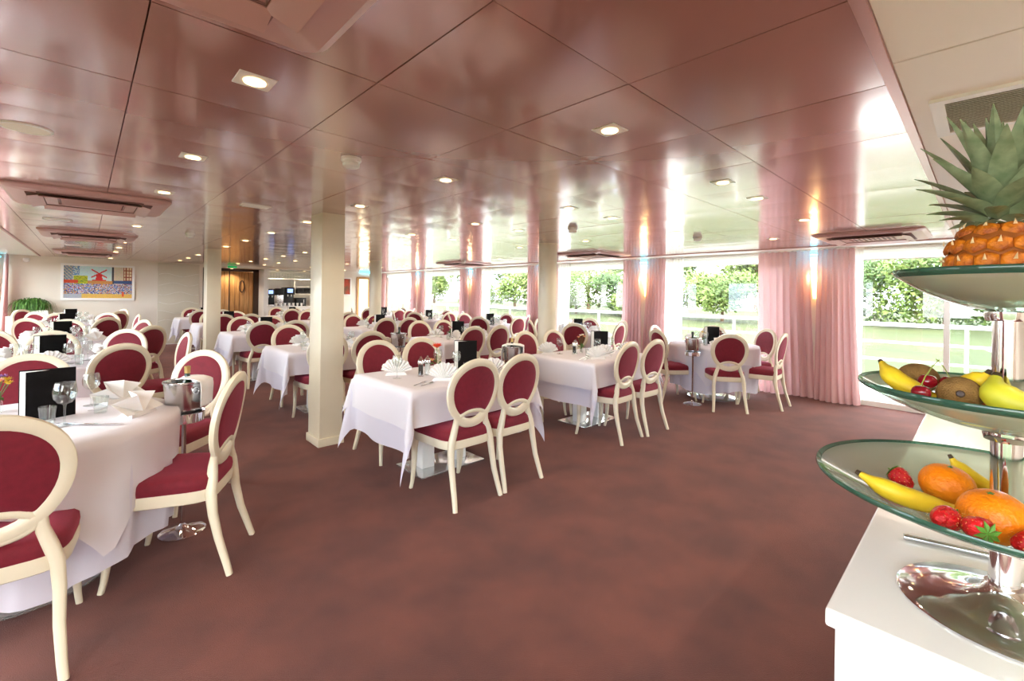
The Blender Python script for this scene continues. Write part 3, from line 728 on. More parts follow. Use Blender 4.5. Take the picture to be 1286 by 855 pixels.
# ------------------------------------------------------------------ tableware
TZ = ZT+.0085
TW = {}
TW['bowl'] = MB().lathe([(.006, .088), (.022, .094), (.036, .115), (.039, .140), (.034, .170), (.031, .178), (.030, .177), (.033, .168), (.037, .140), (.034, .117), (.020, .097), (.003, .092)], 18).mesh('bowl', 'glass', 60)
TW['stem'] = MB().lathe([(.005, .006), (.0038, .02), (.0035, .07), (.006, .09)], 10).mesh('stem', 'glass', 60)
TW['foot'] = MB().lathe([(.034, 0), (.034, .002), (.012, .005), (.005, .008)], 18).mesh('foot', 'glass', 60)
TW['wine_one'] = MB().lathe([(.034, 0), (.034, .002), (.006, .006), (.0038, .02), (.0038, .08), (.022, .094), (.036, .115), (.039, .140), (.034, .170), (.031, .178), (.029, .177), (.037, .140), (.02, .098)], 12).mesh('wine_glass', 'glass', 60)
TW['tumbler'] = MB().lathe([(.026, 0), (.033, .085), (.0315, .085), (.0245, .008), (.003, .008)], 16).mesh('tumbler', 'glass', 60)
def fan_mesh(pleats=11, r=.125, spread=150, z_=.011, tall=.98):
    """pleated napkin standing as a fan, its folded foot behind"""
    mb = MB(); n = pleats*2+1; V = []
    for lay in (0, 1):
        for k in range(n):
            a = math.radians(90-spread/2+spread*k/(n-1)); zig = z_*(1 if k % 2 else -1)
            for f in (.08, .55, 1.0):
                rr = r*f*(1+.04*math.sin(k*1.7))
                V.append((rr*math.cos(a), zig*(.25+f)+.003*lay+.02*(f-.3), .012+rr*math.sin(a)*tall))
    F = []
    for lay in (0, 1):
        for k in range(n-1):
            for j in range(2):
                a = lay*n*3+k*3+j; F.append((a, a+3, a+4, a+1))
    mb.add(V, F)
    mb.add([(-.085, -.02, .0), (.085, -.02, .0), (.05, .07, .0), (-.05, .07, .0), (-.07, -.012, .022), (.07, -.012, .022), (.0, .05, .03), (.0, .05, .03)], [(0,3,2,1),(4,5,6,7),(0,1,5,4),(1,2,6,5),(2,3,7,6),(3,0,4,7)])
    return mb.mesh('napkin', 'napkin', 0)
TW['fan'] = fan_mesh()
TW['bishop'] = [fan_mesh(4, .135, 168, .030, .80), fan_mesh(3, .125, 172, .034, .86)]
def menu_parts(m1='black_leather'):
    w, h, th = .195, .245, .004
    a = bevel_box(0, w, 0, th, 0, h, m1, 'cover', .0015, 1)
    p = bevel_box(.004, w-.004, -.0035, -.0005, .004, h-.006, 'paper', 'pages', .0008, 1)
    sp = MB().lathe([(.005, 0), (.005, h)], 8).mesh('spine', m1, 60)
    return a, p, sp
MENU = menu_parts()
def menu(x, y, rz, opening, label, z=TZ, group=None):
    t = thing('menu_folder', label, 'menu', (x, y, z), rz, group)
    obj('spine', MENU[2], t)
    for s in (0, 1):
        c = obj('cover', MENU[0], t, rot=(0, 0, opening/2)) if s == 0 else obj('cover', MENU[0], t, rot=(0, 0, -opening/2), scale=(1, -1, 1))
        obj('pages', MENU[1], c)
    return t
TW['shaker_body'] = MB().lathe([(.019, 0), (.020, .004), (.017, .012), (.0165, .066), (.018, .070)], 16).mesh('glass_body', 'glass', 40)
TW['shaker_cap'] = MB().lathe([(.0205, .068), (.0205, .078), (.019, .086), (.012, .094), (.006, .098), (.005, .106), (.001, .108)], 16).mesh('cap', 'chrome', 60)
TW['fill_dark'] = MB().lathe([(.014, .008), (.0145, .060)], 12).mesh('filling', 'pepper', 40)
TW['fill_white'] = MB().lathe([(.014, .008), (.0145, .060)], 12).mesh('filling', 'salt', 40)
def shaker(x, y, kind, label):
    t = thing('shaker', label, 'shaker', (x, y, TZ), group='salt and pepper shakers', scale=(1.25, 1.25, 1.45))
    obj('glass_body', TW['shaker_body'], t); obj('cap', TW['shaker_cap'], t); obj('filling', TW['fill_'+kind], t)
def fork_mesh():
    mb = MB(); mb.sweep([(0, -.09, .003), (0, -.02, .004), (0, .03, .006), (0, .05, .004)], [(.006, .0016), (.0035, .0016), (.004, .0016), (.010, .0012)], (1, 0, 0), 6)
    for k in range(4): mb.sweep([(-.009+k*.006, .048, .004), (-.009+k*.006, .095, .006)], (.0016, .001), (1, 0, 0), 4)
    return mb.mesh('fork', 'chrome', 40)
def knife_mesh():
    return MB().sweep([(0, -.10, .003), (0, 0, .004), (.001, .01, .004), (.002, .08, .004), (.004, .115, .004)], [(.007, .003), (.005, .003), (.009, .0012), (.010, .001), (.002, .0008)], (1, 0, 0), 6).mesh('knife', 'chrome', 40)
TW['fork'] = fork_mesh(); TW['knife'] = knife_mesh()
def flower_pot(x, y, label, petal, z=TZ, h=.16, n=5, eye='petal_yellow', group='table flowers', big=False, seed=1):
    rnd = random.Random(seed)
    t = thing('flower_vase', label, 'flowers', (x, y, z), group=group)
    obj('vase', MB().lathe([(.024, 0), (.028, .01), (.024, .05), (.020, .07), (.026, .075), (.024, .074), (.018, .07), (.018, .01)], 14).mesh('vase', 'glass', 50), t)
    for k in range(n):
        a = rnd.uniform(0, 6.28); lean = rnd.uniform(.01, .05) if n > 1 else .006
        top = (math.cos(a)*lean, math.sin(a)*lean, h*rnd.uniform(.75, 1.05) if n > 1 else h)
        st = obj('stem', tube([(0, 0, .01), (top[0]*.4, top[1]*.4, top[2]*.6), top], .0022, 6).mesh('stem', 'stem_green', 60), t)
        R = .052 if big else .024
        mb = MB(); npz = 12 if big else 8
        for lay in range(2):
            for j in range(npz):
                b = 2*PI*(j+.5*lay)/npz; cz = top[2]+.004+lay*.003
                d = (math.cos(b), math.sin(b)); e = (-d[1], d[0]); r1 = R*(1-.25*lay)
                mb.add([(top[0]+d[0]*.004, top[1]+d[1]*.004, cz), (top[0]+d[0]*r1*.6+e[0]*R*.22, top[1]+d[1]*r1*.6+e[1]*R*.22, cz+R*.28), (top[0]+d[0]*r1, top[1]+d[1]*r1, cz+R*(.45+.2*lay)), (top[0]+d[0]*r1*.6-e[0]*R*.22, top[1]+d[1]*r1*.6-e[1]*R*.22, cz+R*.28)], [(0, 1, 2, 3)])
        pm = petal if isinstance(petal, str) else petal[k % len(petal)]
        obj('petals', mb.mesh('petals', pm, 0, False), st)
        obj('flower_eye', MB().lathe([(.008, .003), (.007, .009), (.001, .011)], 10, (top[0], top[1], top[2])).mesh('flower_eye', eye, 60), st)
    lf = MB()
    for k in range(7):
        a = rnd.uniform(0, 6.28); d = Vector((math.cos(a), math.sin(a), 0)); e = Vector((-d.y, d.x, 0)); z0 = rnd.uniform(.05, .08); L = rnd.uniform(.04, .065)
        lf.add([d*.015+Vector((0, 0, z0)), d*L*.6+e*.012+Vector((0, 0, z0+.025)), d*L+Vector((0, 0, z0+.01)), d*L*.6-e*.012+Vector((0, 0, z0+.025))], [(0, 1, 2, 3)])
    obj('leaves', lf.mesh('leaves', 'stem_green', 0, False), t)
def wine_glass(x, y, label, group, full=True, s=1.0):
    if full:
        t = thing('wine_glass', label, 'wine glass', (x, y, TZ), 0, group, scale=(s, s, s))
        for p in ('bowl', 'stem', 'foot'): obj(p, TW[p], t)
    else: thing('wine_glass', label, 'wine glass', (x, y, TZ), 0, group, TW['wine_one'], scale=(s, s, s))
def tumbler(x, y, label, group): thing('tumbler', label, 'tumbler', (x, y, TZ), 0, group, TW['tumbler'])
def napkin(x, y, rz, label, group, me=None, s=1.0): thing('napkin', label, 'napkin', (x, y, TZ), rz, group, me or TW['fan'], scale=(s, s, s))
def cutlery(kind, x, y, rz, label, group): thing(kind, label, kind, (x, y, TZ), rz, group, TW[kind])

# wine coolers on stands
BK = {}
BK['base'] = MB().lathe([(.115, 0), (.115, .006), (.10, .016), (.04, .028), (.016, .040), (.012, .05)], 36).mesh('stand_base', 'chrome', 50)
BK['pole'] = MB().lathe([(.0115, .04), (.0115, .62), (.02, .63), (.03, .642)], 16).mesh('pole', 'chrome', 50)
BK['cup'] = MB().lathe([(.03, .640), (.092, .642), (.098, .646), (.101, .695), (.106, .698), (.101, .700), (.096, .695), (.092, .65), (.03, .648)], 36).mesh('holder_cup', 'chrome', 40)
BK['bucket'] = MB().lathe([(.075, .66), (.083, .668), (.100, .865), (.106, .870), (.106, .878), (.100, .880), (.097, .872), (.082, .68), (.02, .675)], 36).mesh('body', 'steel', 40)
BK['ring'] = MB().sweep([(.0, .018*math.cos(q*PI/6), .018*math.sin(q*PI/6)) for q in range(12)], (.004, .004), (1, 0, 0), 6, True, 2).mesh('ring_handle', 'chrome', 60)
def drape(w, l0, l1, r, seed):
    rnd = random.Random(seed); path = ([(-r, .88-l0)] + [(-r, .88)] if l0 > .05 else []) + [(-r*.6 if l0 > .05 else -r*.15, .893), (r*.2, .896), (r*.6, .893)] + [(r+.004, .88)] + [(r+.010, .88-l1*k/4) for k in range(1, 5)]
    def fn(u, v):
        k = v*(len(path)-1); i = min(int(k), len(path)-2); f = k-i
        x = path[i][0]*(1-f)+path[i+1][0]*f; z = path[i][1]*(1-f)+path[i+1][1]*f
        return (x+.003*math.sin(u*7+v*3+seed), (u-.5)*w*(1+.06*math.sin(v*4)), z+.003*math.sin(u*9+seed))
    return MB().grid(fn, 12, 19).mesh('service_cloth', 'napkin', 180)
def wine_cooler(x, y, label, cloth=None, bottle=None, rz=0.):
    t = thing('cooler_stand', f'chrome floor stand carrying the {label}', 'stand', (x, y, 0), rz, 'wine cooler stands')
    obj('stand_base', BK['base'], t); obj('pole', BK['pole'], t); obj('holder_cup', BK['cup'], t)
    b = thing('wine_cooler', f'steel {label}', 'bucket', (x, y, 0), rz, 'steel wine coolers')
    obj('body', BK['bucket'], b)
    for s in (-1, 1): obj('ring_handle', BK['ring'], b, (0, s*.103, .83), (0, 0, PI/2))
    if bottle:
        bt = thing('wine_bottle', f'bottle standing in the {label}', 'bottle', (x, y, .682), rz)
        obj('glass_body', MB().lathe([(.034, 0), (.037, .01), (.037, .15), (.03, .175), (.014, .20), (.0135, .24)], 18, (.02, .01, 0)).mesh('glass_body', 'bottle_green', 60), bt)
        obj('foil_cap', MB().lathe([(.015, .235), (.0155, .262), (.016, .266), (.016, .276), (.001, .277)], 14, (.02, .01, 0)).mesh('foil_cap', bottle, 60), bt)
    if cloth:
        c = thing('service_cloth', f'white cloth draped over the {label}', 'napkin', (x, y, 0), cloth[0], None, drape(*cloth[1:]))
        md = c.modifiers.new('thickness', 'SOLIDIFY'); md.thickness = .004; md.offset = 1
wine_cooler(.424, 3.20, 'wine cooler beside the nearest left table', (-.55, .155, .03, .145, .106, 1), 'foil', .4)
wine_cooler(5.82, 2.64, 'wine cooler beside the nearest window table', None, 'dark_grey', .3)
wine_cooler(3.22, 3.36, 'wine cooler between the two nearest rectangular tables', (2.3, .15, .14, .16, .106, 3), 'foil', 1.0)
wine_cooler(3.02, 5.36, 'wine cooler beside the second pillar-side table', None, 'dark_grey', .2)
wine_cooler(5.15, 6.9, 'wine cooler beyond the rounded pillar', None, 'foil', .2)

# --- nearest left table
g = 'on the nearest left table'
nl = TABLES['L', 0][2]
menu(-.035, 3.235, math.radians(197), math.radians(28), 'black menu folder standing open on the nearest left table')
wine_glass(-.065, 2.99, 'clear wine glass in front of the black menu, nearest left table', None, s=1.15)
tumbler(-.125, 3.07, 'empty water glass left of the front wine glass, nearest left table', None)
wine_glass(.03, 3.42, 'wine glass behind the napkins on the nearest left table', None)
tumbler(.065, 3.19, 'water glass beside the napkins on the nearest left table', None)
napkin(.155, 3.42, .6, 'taller crumpled white napkin at the back of the nearest left table', None, TW['bishop'][0], 1.05)
napkin(.215, 3.02, .9, 'folded white napkin at the right edge of the nearest left table', None, TW['bishop'][1], 1.05)
for k, (x, y, a) in enumerate(((-.02, 2.98, .9), (.06, 2.90, .9), (.10, 3.30, -1.2))):
    cutlery('fork' if k != 1 else 'knife', x, y, a, ['fork lying before the front wine glass', 'knife lying at the near rim of the nearest left table', 'fork lying between the napkins of the nearest left table'][k], None)
flower_pot(-.33, 3.52, 'mixed lilac and peach flowers on the nearest left table', ['petal_lilac', 'petal_peach', 'petal_yellow', 'petal_lilac', 'petal_peach'], n=9, h=.17, seed=3)
flower_pot(-.40, 3.42, 'yellow and blue posy at the left picture edge', ['petal_yellow', 'petal_lilac', 'petal_white'], n=8, h=.14, seed=8)
# --- nearest pillar-side table
napkin(1.80, 3.22, -.55, 'white fan napkin at the back left of the nearest pillar-side table', None)
napkin(1.955, 2.79, -.80, 'white fan napkin at the front of the nearest pillar-side table', None)
napkin(2.42, 2.76, -.7, 'white fan napkin behind the right front chair of the nearest pillar-side table', None)
shaker(1.925, 3.06, 'dark', 'pepper shaker with steel cap on the nearest pillar-side table')
shaker(1.995, 3.075, 'white', 'salt shaker with steel cap on the nearest pillar-side table')
flower_pot(2.10, 3.10, 'orange gerbera in a small vase on the nearest pillar-side table', 'gerbera', h=.205, n=1, eye='gerbera_eye', big=True)
flower_pot(2.06, 3.17, 'low green posy beside the orange gerbera', ['petal_yellow', 'petal_peach'], n=3, h=.09, seed=5)
menu(2.51, 3.09, math.radians(159), math.radians(36), 'black menu folder standing on the nearest pillar-side table')
for k, (x, y) in enumerate(((2.18, 3.20), (2.24, 3.02), (1.74, 3.10))): wine_glass(x, y, ['wine glass behind the orange gerbera', 'wine glass between gerbera and black menu', 'wine glass at the left edge of the nearest pillar-side table'][k], None)
for k, (x, y) in enumerate(((2.30, 2.95), (1.87, 3.30))): tumbler(x, y, ['water glass before the black menu of the nearest pillar-side table', 'water glass behind the left napkin, nearest pillar-side table'][k], None)
for k, (x, y, a) in enumerate(((1.76, 2.80, -1.1), (1.80, 2.76, -1.1), (1.84, 3.33, -.6))): cutlery('fork' if k != 1 else 'knife', x, y, a, ['fork at the front left of the nearest pillar-side table', 'knife at the front left of the nearest pillar-side table', 'fork behind the left fan napkin'][k], None)
# --- nearest middle table
for k, (x, y, a) in enumerate(((3.74, 3.34, -.5), (4.06, 2.82, -.8), (3.86, 2.76, -.6), (4.50, 2.80, -.7))): napkin(x, y, a, f'white fan napkin at the {["back left", "front middle", "front left", "front right"][k]} of the nearest middle table', None)
menu(4.46, 3.05, math.radians(143), math.radians(36), 'black menu folder standing on the nearest middle table')
shaker(3.99, 3.17, 'dark', 'pepper shaker on the nearest middle table'); shaker(4.05, 3.20, 'white', 'salt shaker on the nearest middle table')
flower_pot(4.15, 3.20, 'pale peach rose posy on the nearest middle table', ['petal_peach', 'petal_white'], n=4, h=.20, seed=6)
for k, (x, y) in enumerate(((3.87, 3.28), (4.42, 2.98), (4.16, 2.98))): wine_glass(x, y, f'wine glass at the {["back left", "right", "middle"][k]} of the nearest middle table', None)
for k, (x, y) in enumerate(((4.47, 2.86), (3.95, 2.95))): tumbler(x, y, f'water glass at the {["right", "left"][k]} of the nearest middle table', None)
for k, (x, y, a) in enumerate(((3.72, 2.86, -1.2), (3.76, 2.83, -1.2))): cutlery(('fork', 'knife')[k], x, y, a, f'{("fork", "knife")[k]} at the front left of the nearest middle table', None)
# --- all other tables
cols = [['petal_white', 'petal_yellow'], ['petal_pink', 'petal_white'], ['petal_peach', 'petal_yellow'], ['petal_white'], ['petal_pink']]
for (row, k), (cx, cy, nm) in TABLES.items():
    if k == 0 and row != 'W': continue
    rnd = random.Random(hash((ord(row), k)) & 0xffff)
    if row in 'PM': seats = [(-.24, -.27, 1), (.24, -.27, 1), (-.24, .27, -1), (.26, .27, -1)]; rot = [0, 0, PI, PI]
    else:
        aa = [math.radians(a) for a in ((30, 90, 150, 210, 270, 330) if row == 'L' else (215, 272, 328, 22, 92, 150))]
        seats = [(.36*math.cos(a), .36*math.sin(a), 0) for a in aa]; rot = [a+PI/2 for a in aa]
    used = set()
    for j, (dx, dy, _) in enumerate(seats):
        ps = ['near left', 'near right', 'far left', 'far right'][j] if row in 'PM' else sector(0, 0, dx, dy)
        if ps in used: ps = 'inner ' + ps
        used.add(ps)
        napkin(cx+dx, cy+dy, rot[j]+rnd.uniform(-.4, .4), f'white folded napkin at the {ps} of the {nm}', f'napkins on the {nm}', None if rnd.random() < .6 else TW['bishop'][j % 2])
        ix, iy = cx+dx*.55, cy+dy*.55; ex, ey = -math.sin(rot[j]), math.cos(rot[j])
        lx, ly = math.cos(rot[j])*.10, math.sin(rot[j])*.10
        wine_glass(ix+lx, iy+ly, f'wine glass at the {ps} of the {nm}', f'wine glasses on the {nm}', False)
        tumbler(cx+dx*.8-lx*1.6, cy+dy*.8-ly*1.6, f'water glass at the {ps} of the {nm}', f'water glasses on the {nm}')
    menu(cx+.08*(1 if row in 'LW' else .6), cy-.05, math.atan2(cy, cx)+math.radians(107+rnd.uniform(-8, 8)), math.radians(28), f'black menu folder standing on the {nm}')
    flower_pot(cx-.10, cy+.09, f'small vase of flowers on the {nm}', cols[k % 5], n=4, h=.15, seed=20+k)

# ------------------------------------------------------------------ far wall
# the street painting (flat print made of coloured cells)
t = thing('painting', 'wide framed naive street scene with a red windmill on the end wall', 'painting', (.235, Y_F, 1.565))
pw, ph_ = 1.20, .75
fr = MB()
for a in ((-pw/2-.05, pw/2+.05, ph_/2, ph_/2+.05), (-pw/2-.05, pw/2+.05, -ph_/2-.05, -ph_/2), (-pw/2-.05, -pw/2, -ph_/2, ph_/2), (pw/2, pw/2+.05, -ph_/2, ph_/2)):
    fr.box(a[0], a[1], -.035, 0, a[2], a[3])
obj('frame', fr.mesh('frame', 'white_gloss', 0), t)
nx, nz = 96, 60
rnd = random.Random(3)
def art(u, v):
    sky = (196, 222, 224)
    c = sky
    if u < .12: c = (120, 140, 160) if (int(u*60)+int(v*30)) % 3 else (210, 190, 160)
    elif u < .22: c = (90, 140, 190) if v > .72 and rnd.random() < .6 else (205, 214, 200)
    if .14 < u < .33 and .45 < v < .70: c = (196, 196, 40) if rnd.random() < .7 else (110, 150, 50)
    if u > .70: c = (214, 200, 176)
    if u > .86: c = (226, 206, 170) if (int(u*70) % 3 and int(v*36) % 4) else (150, 80, 60)
    if .69 < u < .72 and v > .3: c = (70, 70, 80)
    if .45 < v < .55 and .33 < u < .7: c = (196, 140, 80)
    if .46 < v < .56 and u > .72: c = (60, 90, 140)
    if v < .56 and u < .2 and v > .47: c = (214, 74, 40)
    if .14 < v <= .45: c = rnd.choice([(60, 90, 170), (140, 120, 190), (220, 220, 225), (90, 150, 180), (200, 120, 60), (50, 60, 90), (180, 190, 210), (214, 170, 80)])
    if v <= .14: c = (224, 184, 92) if u > .25 else (170, 176, 186)
    du, dv = u-.50, v-.76
    if (abs(du) < .040-.12*dv*.5 and -.19 < dv < .01) or (abs(abs(du)*1.1-abs(dv-.02)) < .022 and abs(du) < .115) or (-.21 < dv < -.17 and abs(du) < .10): c = (206, 44, 44)
    if abs(u-.86) < .012 and .05 < v < .2: c = (226, 92, 40)
    return tuple(max(0, min(255, q+rnd.uniform(-10, 10))) for q in c)
V = [(-pw/2+pw*i/nx, -.018, -ph_/2+ph_*j/nz) for i in range(nx+1) for j in range(nz+1)]
Fq = [(i*(nz+1)+j, (i+1)*(nz+1)+j, (i+1)*(nz+1)+j+1, i*(nz+1)+j+1) for i in range(nx) for j in range(nz)]
V += [(x, -.001, z) for x, z in ((-pw/2, -ph_/2), (pw/2, -ph_/2), (pw/2, ph_/2), (-pw/2, ph_/2))]; nb = len(V)-4
me = bpy.data.meshes.new('canvas'); me.from_pydata(V, [], Fq+[(nb, nb+3, nb+2, nb+1)])
ca = me.color_attributes.new('print', 'FLOAT_COLOR', 'CORNER'); li = 0
for p in me.polygons:
    i, j = divmod(p.index, nz); c = lin(art((i+.5)/nx, (j+.5)/nz))
    for _ in p.loop_indices: ca.data[li].color = c; li += 1
m = mat('canvas_print', rough=.6); an = m.node_tree.nodes.new('ShaderNodeAttribute'); an.attribute_name = 'print'
m.node_tree.links.new(an.outputs['Color'], m.node_tree.nodes['Principled BSDF'].inputs['Base Color'])
me.materials.append(m); obj('canvas', me, t)
# etched glass panel on the wall
t = thing('wall_panel', 'pale etched glass panel with wave lines right of the painting', 'panel', (1.78, Y_F, 0))
obj('sheet', bevel_box(-.44, .44, -.02, 0, .02, 2.10, 'frosted', 'sheet', .004), t)
for k in range(6):
    obj('etched_line', tube([(-.42+.84*i/14, -.021, .6+k*.24+.04*math.sin(i*.55+k*1.3)) for i in range(15)], .004, 5).mesh('etched_line', 'white_paint', 60), t)
# sideboard and plant in the far left corner
t = thing('sideboard', 'low white sideboard in the far left corner carrying the plant', 'sideboard', (-.85, 14.35, 0))
obj('carcass', bevel_box(-.36, .36, -.20, .20, .05, .80, 'white_paint', 'carcass', .006), t)
for s in (-1, 1):
    d = obj('door', bevel_box(s*.18-.165, s*.18+.165, -.218, -.20, .08, .77, 'white_gloss', 'door', .004), t)
    obj('knob', MB().lathe([(.008, 0), (.012, .01), (.001, .018)], 10).mesh('knob', 'steel', 60), d, (s*.05, -.218, .45), (PI/2, 0, 0))
obj('plinth', MB().box(-.34, .34, -.17, .2, 0, .05).mesh('plinth', 'dark_grey', 0), t)
t = thing('potted_plant', 'long planter of arching grassy green leaves by the left curtain', 'plant', (-.85, 14.33, .80))
obj('planter', bevel_box(-.26, .26, -.09, .09, 0, .12, 'white_gloss', 'planter', .008), t)
rnd = random.Random(12); lf = MB()
for k in range(420):
    x0 = rnd.uniform(-.20, .20); a = rnd.uniform(0, 6.28); L = rnd.uniform(.14, .26); hgt = rnd.uniform(.18, .32)*(1-(x0/.26)**2*.45)
    d = Vector((math.cos(a), math.sin(a)*.7, 0)); e = Vector((-d.y, d.x, 0))*.006; p = Vector((x0, rnd.uniform(-.06, .06), .11)); P = []
    for f in (0, .35, .7, 1.0): P.append(p + d*L*f + Vector((0, 0, hgt*(1-(2*f-.9)**2*1.05)-.01 if f else 0)))
    lf.add([P[0]-e, P[0]+e, P[1]-e*1.6, P[1]+e*1.6, P[2]-e*1.2, P[2]+e*1.2, P[3]], [(0, 1, 3, 2), (2, 3, 5, 4), (4, 5, 6)])
o = obj('leaves', lf.mesh('leaves', 'plant_green', 0, False), t); o['kind'] = 'stuff'
# wooden doors in the entrance recess
for k, (x0, x1) in enumerate(((2.46, 3.03), (3.06, 3.66))):
    t = thing(f'door_{k+1}', ['left leaf of the honey coloured wooden doors', 'right leaf of the honey coloured wooden doors with oval handle'][k], 'door', ((x0+x1)/2, Y_F+.62, 0), kind='structure')
    w = (x1-x0)/2
    obj('leaf', bevel_box(-w, w, -.02, .02, .01, 1.98, 'wood', 'leaf', .004), t)
    for s in (-.6, -.2, .2, .6): obj('groove', MB().box(s*w-.004, s*w+.004, -.0215, -.019, .05, 1.94).mesh('groove', 'wood_dark', 0), t)
    obj('handle', MB().sweep([(.0+.06*math.cos(q*PI/12), -.04, 1.55+.17*math.sin(q*PI/12)) for q in range(24)], (.012, .012), (0, 1, 0), 6, True, 2).mesh('handle', 'wood_dark' if k else 'steel', 60), t)
struct('trim_3', MB().box(2.38, 2.45, Y_F+.55, Y_F+.68, 0, 2.05).box(3.67, 3.80, Y_F+.55, Y_F+.68, 0, 2.05).box(2.38, 3.8, Y_F+.55, Y_F+.68, 1.99, 2.06).box(3.032, 3.058, Y_F+.6, Y_F+.66, 0, 1.99), 'wood_dark', 'dark wooden frame around the entrance doors')
t = thing('exit_sign', 'small green exit light above the wooden doors', 'sign', (2.98, Y_F-.02, 2.085))
obj('housing', bevel_box(-.12, .12, -.02, .02, -.035, .035, 'white_gloss', 'housing', .004), t)
obj('face', MB().box(-.11, .11, -.024, -.02, -.028, .028).mesh('face', 'exit_green', 0), t)
# warm light inside the recess and the bar (their own ceiling spots)
for x, y, l in ((3.05, Y_F+.36, 'warm spot inside the wooden entrance recess'), (4.3, Y_F+.5, 'warm spot over the coffee machines'), (5.1, Y_F+.5, 'warm spot over the right end of the bar')):
    t = thing('ceiling_downlight', l, 'downlight', (x, y, 2.06 if x < 3.5 else 2.09)); obj('trim_plate', trim_me, t); obj('lens', lens_me, t)
    ld = bpy.data.lights.new('lamp', 'SPOT'); ld.energy = 24; ld.color = (1, .82, .58); ld.spot_size = math.radians(130); ld.spot_blend = .8; ld.shadow_soft_size = .035
    lo = bpy.data.objects.new('lamp', ld); COL.objects.link(lo); lo.parent = t; lo.location = (0, 0, -.02)
# the bar
YB = Y_F+.35
t = thing('bar_counter', 'white serving counter of the coffee bar at the far wall', 'counter', (4.73, YB, 0))
obj('carcass', bevel_box(-.79, .79, -.25, .55, .08, .93, 'white_gloss', 'carcass', .006), t)
obj('worktop', bevel_box(-.80, .80, -.28, .57, .93, .97, 'white_paint', 'worktop', .006), t)
obj('plinth', MB().box(-.78, .78, -.2, .5, 0, .08).mesh('plinth', 'dark_grey', 0), t)
t = thing('glass_shelf', 'white shelf of upturned glasses above the coffee bar', 'shelf', (4.73, Y_F+.75, 0))
obj('board', bevel_box(-.80, .80, -.15, .15, 1.80, 1.83, 'white_paint', 'board', .004), t)
obj('top_board', bevel_box(-.80, .80, -.15, .15, 2.03, 2.06, 'white_paint', 'top_board', .004), t)
GL = ORD + ['thirteenth', 'fourteenth', 'fifteenth', 'sixteenth', 'seventeenth', 'eighteenth']
gme = MB().lathe([(.03, 0), (.034, .06), (.008, .09), (.006, .13), (.03, .145)], 10).mesh('glass', 'glass', 60)
for k in range(18): thing('bar_glass', f'upturned glass on the bar shelf, {GL[k]} from the left', 'glass', (4.0+k*.083, Y_F+.68, 1.83), 0, 'glasses on the bar shelf', gme)
t = thing('wall_cabinet', 'open white cabinet with two shelves right of the coffee machines', 'cabinet', (5.18, Y_F+.78, 0))
for nm_, a in (('side', (-.34, -.31, -.16, .16, 1.33, 1.80)), ('side', (.31, .34, -.16, .16, 1.33, 1.80)), ('shelf', (-.31, .31, -.16, .16, 1.33, 1.36)), ('shelf', (-.31, .31, -.16, .16, 1.56, 1.585)), ('back', (-.31, .31, .14, .16, 1.36, 1.80))):
    obj(nm_, bevel_box(*a, 'white_paint', nm_, .003, 1), t)
for k in range(4): thing('storage_box', f'dark box in the open bar cabinet, {ORD[k]} from the left', 'box', (5.0+k*.12, Y_F+.76, 1.36), 0, 'boxes in the bar cabinet', bevel_box(-.05, .05, -.1, .08, 0, .15+.01*k, 'dark_grey', 'plate_stack', .004))
def coffee_machine(x, w, h, label, body, screen=False):
    t = thing('coffee_machine', label, 'coffee machine', (x, YB-.02, .97), group='bar coffee machines')
    obj('body', bevel_box(-w/2, w/2, -.05, .25, 0, h, body, 'body', .01), t)
    obj('head', bevel_box(-w/2, w/2, -.15, -.05, h*.62, h, 'black', 'head', .008), t)
    obj('drip_tray', bevel_box(-w/2, w/2, -.15, -.05, 0, .05, 'steel', 'drip_tray', .004), t)
    for s in (-.05, .05): obj('spout', MB().lathe([(.01, 0), (.012, .06)], 10).mesh('spout', 'chrome', 60), t, (s, -.11, h*.62-.06))
    if screen: obj('screen', MB().box(-w*.28, w*.28, -.153, -.149, h*.72, h*.92).mesh('screen', 'screen_blue', 0), t)
coffee_machine(4.04, .22, .52, 'black coffee machine at the left end of the bar', 'black', True)
coffee_machine(4.29, .26, .54, 'steel coffee machine in the middle of the bar', 'steel')
coffee_machine(4.58, .28, .58, 'coffee machine with a lit blue screen', 'dark_grey', True)
t = thing('microwave_oven', 'small black oven on the right of the bar', 'oven', (4.92, YB-.02, .97))
obj('body', bevel_box(-.15, .15, -.12, .2, 0, .26, 'black', 'body', .008), t); obj('door', bevel_box(-.14, .09, -.135, -.12, .02, .24, 'dark_grey', 'door', .004), t); obj('handle', tube([(.07, -.15, .05), (.07, -.15, .21)], .007).mesh('handle', 'steel', 60), t)
for k in range(7): thing('cup_stack', f'white stacked cups on the bar counter, {ORD[k]} from the left', 'cup', (4.18+k*.12, YB-.22, .97), 0, 'cups on the bar counter', MB().lathe([(.022, 0), (.035, .05), (.03, .055), (.04, .1), (.037, .1)], 12).mesh('cup_stack', 'white_gloss', 40) if k == 0 else bpy.data.meshes['cup_stack'])
# small red picture and the lit doorway at the far right
t = thing('picture', 'small red and green picture on the end wall beside the bar', 'picture', (6.275, Y_F, 1.61))
obj('frame', bevel_box(-.16, .16, -.03, 0, -.30, .30, 'paper', 'frame', .004), t); obj('print', MB().box(-.115, .115, -.033, -.03, -.25, .26).mesh('print', 'red_art', 0), t)
t = thing('door_3', 'tall lit glass door at the far right corner of the end wall', 'door', (6.86, Y_F, 0), kind='structure')
obj('frame', MB().box(-.24, -.16, -.03, 0, 0, 1.95).box(.16, .24, -.03, 0, 0, 1.95).box(-.16, .16, -.03, 0, 1.88, 1.95).mesh('frame', 'wood', 0), t)
obj('lit_pane', MB().box(-.16, .16, -.02, 0, .02, 1.88).mesh('lit_pane', 'warm_door', 0), t)
